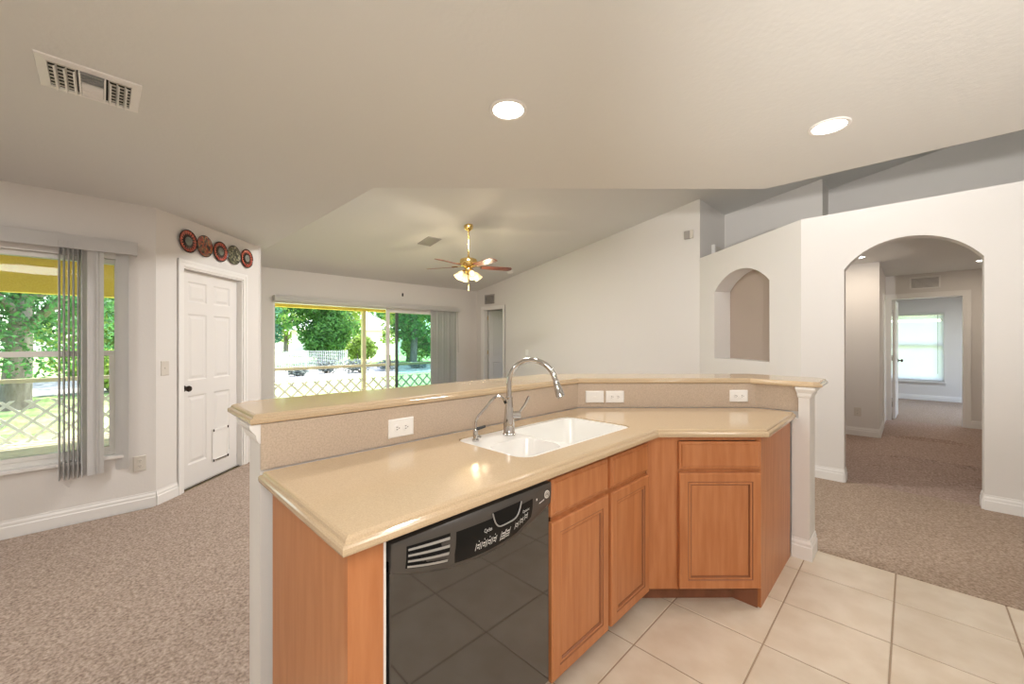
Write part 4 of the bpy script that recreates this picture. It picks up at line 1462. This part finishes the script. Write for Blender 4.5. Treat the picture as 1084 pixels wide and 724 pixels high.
# ------------------------------------------------------------------ ceiling fan
fx, fy = -4.617, 3.774
fan = thing('ceiling_fan', 'brass ceiling fan with dark wood blades and lit glass shades', 'ceiling fan', (fx, fy, vz(fx)))
zt = vz(fx)
MB().lathe([(0.065, 0.02), (0.068, -0.02), (0.060, -0.05), (0.030, -0.075), (0.018, -0.085)], (fx, fy, zt)).build('canopy', M['brass'], fan)
MB().lathe([(0.0125, -0.07), (0.0125, 2.575 - zt)], (fx, fy, zt)).build('downrod', M['brass'], fan)
MB().lathe([(0.02, 0.10), (0.03, 0.085), (0.075, 0.075), (0.120, 0.055), (0.128, 0.03), (0.128, -0.02), (0.11, -0.05), (0.07, -0.065), (0.05, -0.075)], (fx, fy, 2.50)).build('motor_housing', M['brass'], fan)
zb_ = 2.45
for a in (20, 92, 164, 236, 308):
    T = frame(fx, fy, R(44.6 + a), zb_)
    mb = MB(T @ Matrix.Translation((0, 0, 0)) @ Matrix.Rotation(R(-11), 4, 'X'))
    pl = [(0.19, -0.052), (0.60, -0.068), (0.645, -0.058), (0.665, -0.03), (0.668, 0.0), (0.665, 0.03), (0.645, 0.058), (0.60, 0.068), (0.19, 0.052)]
    mb.prism(pl, -0.004, 0.004)
    bo = mb.build('blade', M['bladewood'], fan)
    mb = MB(T)
    mb.prism([(0.10, -0.018), (0.17, -0.014), (0.20, -0.04), (0.25, -0.035), (0.27, 0.0), (0.25, 0.035), (0.20, 0.04), (0.17, 0.014), (0.10, 0.018)], 0.006, 0.012)
    mb.build('blade_iron', M['brass'], bo)
lk = MB().lathe([(0.05, 0.0), (0.055, -0.02), (0.05, -0.06), (0.03, -0.085), (0.012, -0.10), (0.004, -0.105)], (fx, fy, 2.43)).build('light_kit', M['brass'], fan)
for a in (45, 135, 225, 315):
    A = R(44.6 + a - 15)
    d = Vector((math.cos(A), math.sin(A), 0))
    b0_ = Vector((fx, fy, 2.39))
    p1 = b0_ + d * 0.05
    p2 = b0_ + d * 0.085 + Vector((0, 0, -0.005))
    ax = (d * 0.62 + Vector((0, 0, -0.78))).normalized()
    MB().tube([b0_ + d * 0.03, p1, p2, p2 + ax * 0.03], [0.010, 0.010, 0.012, 0.02], 10).build('lamp_arm', M['brass'], lk)
    q = p2 + ax * 0.018
    MB().tube([q, q + ax * 0.01, q + ax * 0.035, q + ax * 0.075, q + ax * 0.105, q + ax * 0.118], [0.018, 0.026, 0.042, 0.050, 0.056, 0.066], 20, cap=False).build('lamp_shade', M['shadeglass'], fan)
    MB().tube([q, q + ax * 0.02, q + ax * 0.045, q + ax * 0.07, q + ax * 0.08], [0.012, 0.016, 0.025, 0.022, 0.008], 14).build('bulb', M['fanbulb'], fan)
    l = bpy.data.lights.new('fan_lamp', 'POINT')
    l.energy = 5
    l.color = (1.0, 0.80, 0.52)
    l.shadow_soft_size = 0.035
    lo = bpy.data.objects.new('fan_lamp', l)
    lo.location = q + ax * 0.24
    COL.objects.link(lo)
MB().tube([(fx, fy, 2.33), (fx, fy, 2.12)], 0.002, 6).lathe([(0.002, 0.0), (0.008, -0.012), (0.007, -0.026), (0.002, -0.032)], (fx, fy, 2.125)).build('pull_chain', M['brass'], fan)

# ------------------------------------------------------------------ outside: porch
PX = -8.52
mb = MB().box(PX - 0.12, -7.40, -9.0, 16.0, -0.20, -0.03).prism([(-7.52, -9.0), (-4.56, -9.0), (-4.56, 0.24), (-5.47, 1.15), (-7.52, 1.15)], -0.20, -0.03)
struct('floor_porch', mb, M['concrete'], 'tan concrete porch floor outside the windows', 'porch floor')
mb = MB().box(PX - 0.7, -7.40, -9.0, 16.0, 2.50, 2.62).prism([(-7.52, -9.0), (-4.56, -9.0), (-4.56, 0.24), (-5.47, 1.15), (-7.52, 1.15)], 2.50, 2.62)
struct('ceiling_porch', mb, M['soffit'], 'pale porch ceiling seen through the window tops', 'porch ceiling')
mb = MB().box(PX - 0.20, PX, -9.0, 16.0, 2.02, 2.501)
tag(mb.build('porch_beam', M['yellow']), 'deep yellow stucco beam along the outer edge of the porch', 'beam')
rl = thing('porch_railing', 'white porch railing with diamond lattice panels between the posts', 'railing', (PX - 0.1, 0, -0.03))
MB().box(PX - 0.115, PX - 0.055, -9.0, 16.0, 0.79, 0.845).build('top_rail', M['cream'], rl)
for y in (-6.5, -2.3, 1.9, 4.06, 6.25, 9.6, 12.9):
    MB().box(PX - 0.13, PX - 0.05, y - 0.04, y + 0.04, -0.03, 2.02).build('post', M['cream'], rl)


def lattice(y0, y1, z0, z1, sp, w):
    mb = MB()
    H = z1 - z0
    n = int((y1 - y0 + H) / sp) + 2
    for dirn_, x in ((1, PX - 0.085), (-1, PX - 0.075)):
        for i in range(n):
            c = y0 - H + i * sp if dirn_ == 1 else y0 + i * sp
            # strip centre line from (c, z0) to (c + dirn*H, z1), clipped to y0..y1
            a0, a1 = 0.0, 1.0
            ya, yb = c, c + dirn_ * H
            lo_, hi_ = (y0 - ya) / (yb - ya), (y1 - ya) / (yb - ya)
            if lo_ > hi_:
                lo_, hi_ = hi_, lo_
            a0, a1 = max(0, lo_), min(1, hi_)
            if a1 - a0 < 0.02:
                continue
            p = (ya + (yb - ya) * a0, z0 + H * a0)
            q = (ya + (yb - ya) * a1, z0 + H * a1)
            hw = w / 2 * 1.414
            vs = [(x - 0.005, p[0] - hw, p[1]), (x - 0.005, p[0] + hw, p[1]), (x - 0.005, q[0] + hw, q[1]), (x - 0.005, q[0] - hw, q[1]),
                  (x + 0.005, p[0] - hw, p[1]), (x + 0.005, p[0] + hw, p[1]), (x + 0.005, q[0] + hw, q[1]), (x + 0.005, q[0] - hw, q[1])]
            mb.add(vs, [(0, 1, 2, 3), (7, 6, 5, 4), (0, 4, 5, 1), (1, 5, 6, 2), (2, 6, 7, 3), (3, 7, 4, 0)])
    return mb


for (a, b) in ((-6.46, -2.34), (-2.26, 1.86), (1.94, 4.02), (4.10, 6.21), (6.29, 9.56), (9.64, 12.86)):
    lattice(a, b, -0.025, 0.55, 0.235, 0.036).build('lattice_panel', M['lattice'], rl)

# ground
mb = MB().box(-90, PX - 0.12, -60, 70, -0.5, -0.16).box(PX - 0.12, 40, 13.42, 70, -0.5, -0.16)
struct('ground', mb, M['lawn'], 'sunlit back yard lawn beyond the porch', 'lawn')
mb = MB().box(-22.5, -16.8, -30, 40, -0.17, -0.14)
struct('ground_gravel', mb, M['gravel'], 'strip of pale stones crossing the yard beyond the lattice', 'gravel')

# ------------------------------------------------------------------ outside: trees, shrubs, neighbour house
rng = np.random.default_rng(5)


def leaf_mesh(blobs, n, size, m, parent, name='foliage'):
    vol = np.array([b[3] * b[4] * b[5] for b in blobs]) ** 0.67
    cnt = np.maximum(20, (n * vol / vol.sum()).astype(int))
    P = []
    for b, c in zip(blobs, cnt):
        d = rng.normal(size=(c, 3))
        d /= np.linalg.norm(d, axis=1)[:, None]
        r = rng.uniform(0.45, 1.05, size=(c, 1)) ** 0.6
        P.append(np.array(b[:3]) + d * r * np.array(b[3:6]))
    P = np.concatenate(P)
    N_ = len(P)
    a = rng.normal(size=(N_, 3))
    a /= np.linalg.norm(a, axis=1)[:, None]
    t_ = rng.normal(size=(N_, 3))
    b_ = np.cross(a, t_)
    b_ /= np.linalg.norm(b_, axis=1)[:, None]
    s_ = size * rng.uniform(0.6, 1.4, size=(N_, 1))
    V = np.stack([P - a * s_, P + b_ * s_ * 0.5, P + a * s_, P - b_ * s_ * 0.5], axis=1).reshape(-1, 3)
    inv = np.array(MW[parent.name].inverted())
    V = V @ inv[:3, :3].T + inv[:3, 3]
    me = bpy.data.meshes.new(name)
    me.from_pydata(V.tolist(), [], [(4 * i, 4 * i + 1, 4 * i + 2, 4 * i + 3) for i in range(N_)])
    me.materials.append(m)
    o = bpy.data.objects.new(name, me)
    o.parent = parent
    COL.objects.link(o)
    MW[o.name] = MW[parent.name]
    return o


def tree(x, y, h, rad, tr, m, label, n=5000, size=0.14, low=0.35, trunk_h=None, group='yard trees'):
    o = thing('tree', label, 'tree', (x, y, -0.2), 0, group)
    th_ = trunk_h or h * 0.55
    mb = MB()
    base = Vector((x, y, -0.25))
    mb.tube([base, base + Vector((0, 0, 0.3)), base + Vector((0.05, 0.05, th_ * 0.5)), base + Vector((0, 0.1, th_))], [tr * 1.4, tr * 1.05, tr * 0.9, tr * 0.6], 12)
    for k_ in range(6):
        a = k_ * 2.4 + x
        s0 = base + Vector((0, 0.05, th_ * (0.55 + 0.08 * k_)))
        e_ = s0 + Vector((math.cos(a) * rad * 0.7, math.sin(a) * rad * 0.7, h * 0.25))
        mb.tube([s0, (s0 + e_) / 2 + Vector((0, 0, 0.1)), e_], [tr * 0.45, tr * 0.3, tr * 0.1], 8)
    mb.build('trunk', M['bark'], o)
    blobs = []
    nb = 26
    for k_ in range(nb):
        a = rng.uniform(0, 6.28)
        rr = rad * rng.uniform(0.1, 0.75)
        zz = h * rng.uniform(low, 0.92) ** 1.0
        br = rad * rng.uniform(0.3, 0.52)
        blobs.append((x + rr * math.cos(a), y + rr * math.sin(a), zz, br, br, br * 0.75))
    leaf_mesh(blobs, n, size, m, o)
    return o


def shrub(x, y, h, rad, m, label, n=1500, size=0.08, group='yard shrubs', name='shrub'):
    o = thing(name, label, 'shrub', (x, y, -0.2), 0, group)
    mb = MB()
    for k_ in range(5):
        a = k_ * 1.26
        mb.tube([(x, y, -0.2), (x + 0.25 * rad * math.cos(a), y + 0.25 * rad * math.sin(a), h * 0.3), (x + 0.6 * rad * math.cos(a), y + 0.6 * rad * math.sin(a), h * 0.7)], [0.04, 0.03, 0.01], 6)
    mb.build('stem', M['bark'], o)
    blobs = []
    for k_ in range(7):
        a = rng.uniform(0, 6.28)
        rr = rad * rng.uniform(0, 0.55)
        br = rad * rng.uniform(0.4, 0.6)
        blobs.append((x + rr * math.cos(a), y + rr * math.sin(a), h * rng.uniform(0.3, 0.75) - 0.1, br, br, min(br, h * 0.35)))
    leaf_mesh(blobs, n, size, m, o)
    return o


# behind the porch window
tree(-14.2, -1.35, 7.0, 3.4, 0.23, M['leafW'], 'broad tree with a thick grey trunk outside the porch window', n=60000, size=0.048, low=0.20, trunk_h=2.8)
tree(-24, -6.0, 8.5, 3.8, 0.25, M['leafC'], 'dark tree behind the thick trunk outside the porch window', n=18000, size=0.12, low=0.10)
tree(-24, 1.2, 8.0, 3.0, 0.22, M['leafB'], 'yellow green tree between the porch window and sliding door views', n=18000, size=0.12, low=0.10)
shrub(-17.5, -3.2, 1.6, 1.6, M['leafB'], 'yellow green bush at the foot of the thick trunk', n=2500, size=0.09)
shrub(-17.0, 0.2, 1.3, 1.4, M['leafB'], 'low bush beyond the lattice outside the porch window', n=2500, size=0.09)
# behind the sliding door
tree(-27, 5.6, 9.0, 3.0, 0.25, M['leafC'], 'tall bluish green tree at the near jamb of the sliding door view', n=18000, size=0.12, low=0.10)
tree(-29, 10.6, 8.5, 2.8, 0.22, M['leafA'], 'dense green tree second in the sliding door view', n=18000, size=0.12, low=0.10)
tree(-34, 14.0, 9.0, 2.9, 0.22, M['leafB'], 'sunny yellow green tree in front of the pale house', n=12000, size=0.13, low=0.12)
tree(-27, 16.3, 7.5, 2.6, 0.20, M['leafB'], 'light green tree beside the porch post in the door view', n=11000, size=0.11, low=0.08)
tree(-22.5, 13.9, 9.0, 2.5, 0.22, M['leafA'], 'green tree behind the tinted sliding panel', n=14000, size=0.11, low=0.10)
tree(-19, 19.0, 9.0, 2.8, 0.22, M['leafC'], 'dark green tree behind the stacked door blinds', n=14000, size=0.11, low=0.10)
tree(-62, 33.0, 13, 6.5, 0.3, M['leafA'], 'distant tree behind the pale house roof', n=5000, size=0.30, low=0.10)
tree(-62, 18.0, 13, 6.5, 0.3, M['leafB'], 'distant tree rising between the two dense green trees', n=5000, size=0.30, low=0.10)
tree(-60, 2.0, 12, 7.0, 0.3, M['leafA'], 'distant tree at the back of the yard past the porch', n=5000, size=0.30, low=0.03)
tree(-58, -14.0, 12, 7.0, 0.3, M['leafA'], 'distant tree at the back of the yard past the thick trunk', n=5000, size=0.30, low=0.03)
shrub(-24.2, 11.2, 2.1, 1.1, M['leafB'], 'rounded yellow green bush in the middle of the door view', n=3000, size=0.10)
for i, (x, y, h, r_) in enumerate(((-19.6, 7.4, 0.55, 0.7), (-18.6, 8.6, 0.62, 0.95), (-19.0, 10.2, 0.5, 0.7), (-19.4, 12.2, 0.35, 0.6), (-18.8, 13.8, 0.5, 0.7), (-18.7, 5.9, 0.35, 0.5))):
    shrub(x, y, h, r_, M['leafD'], ('grey leaved low shrub on the stone strip nearest the left jamb', 'largest grey low shrub on the stone strip', 'grey low shrub in the middle of the stone strip', 'small grey shrub near the porch post line',
          'grey low shrub behind the sliding panel frame', 'smallest grey shrub at the start of the stone strip')[i], n=700, size=0.06, name='low_shrub')

hs = thing('house', 'pale neighbour house with a light hipped roof behind the yard trees', 'house', (-44, 19.0, -0.2))
MB().box(-48, -40, 14.5, 23.0, -0.2, 2.6).build('house_wall', M['housewall'], hs)
mb = MB()
mb.loft([[(-48.6, 13.9, 2.5), (-39.4, 13.9, 2.5), (-39.4, 23.6, 2.5), (-48.6, 23.6, 2.5)], [(-44.2, 17.5, 4.9), (-43.8, 17.5, 4.9), (-43.8, 20.0, 4.9), (-44.2, 20.0, 4.9)]])
mb.build('roof', M['roof'], hs)
MB().box(-40.02, -39.96, 16.0, 17.4, 0.9, 2.1).build('house_window', M['aludark'], hs)
# pale mesh fence across the yard
fe = thing('yard_fence', 'pale wire fence across the back of the yard', 'fence', (-21.0, 6, -0.16))
for y in (3.0, 5.0, 7.0, 9.0):
    MB().lathe([(0.03, 0), (0.03, 1.05)], (-21.0, y, -0.16), 8).build('fence_post', M['lattice'], fe)
mb = MB()
for i in range(14):
    zz = -0.05 + 0.07 * i
    mb.box(-21.005, -20.995, 3.0, 9.0, zz, zz + 0.012)
for i in range(61):
    mb.box(-21.005, -20.995, 3.0 + 0.1 * i, 3.012 + 0.1 * i, -0.1, 0.88)
mb.build('mesh_panel', M['lattice'], fe)
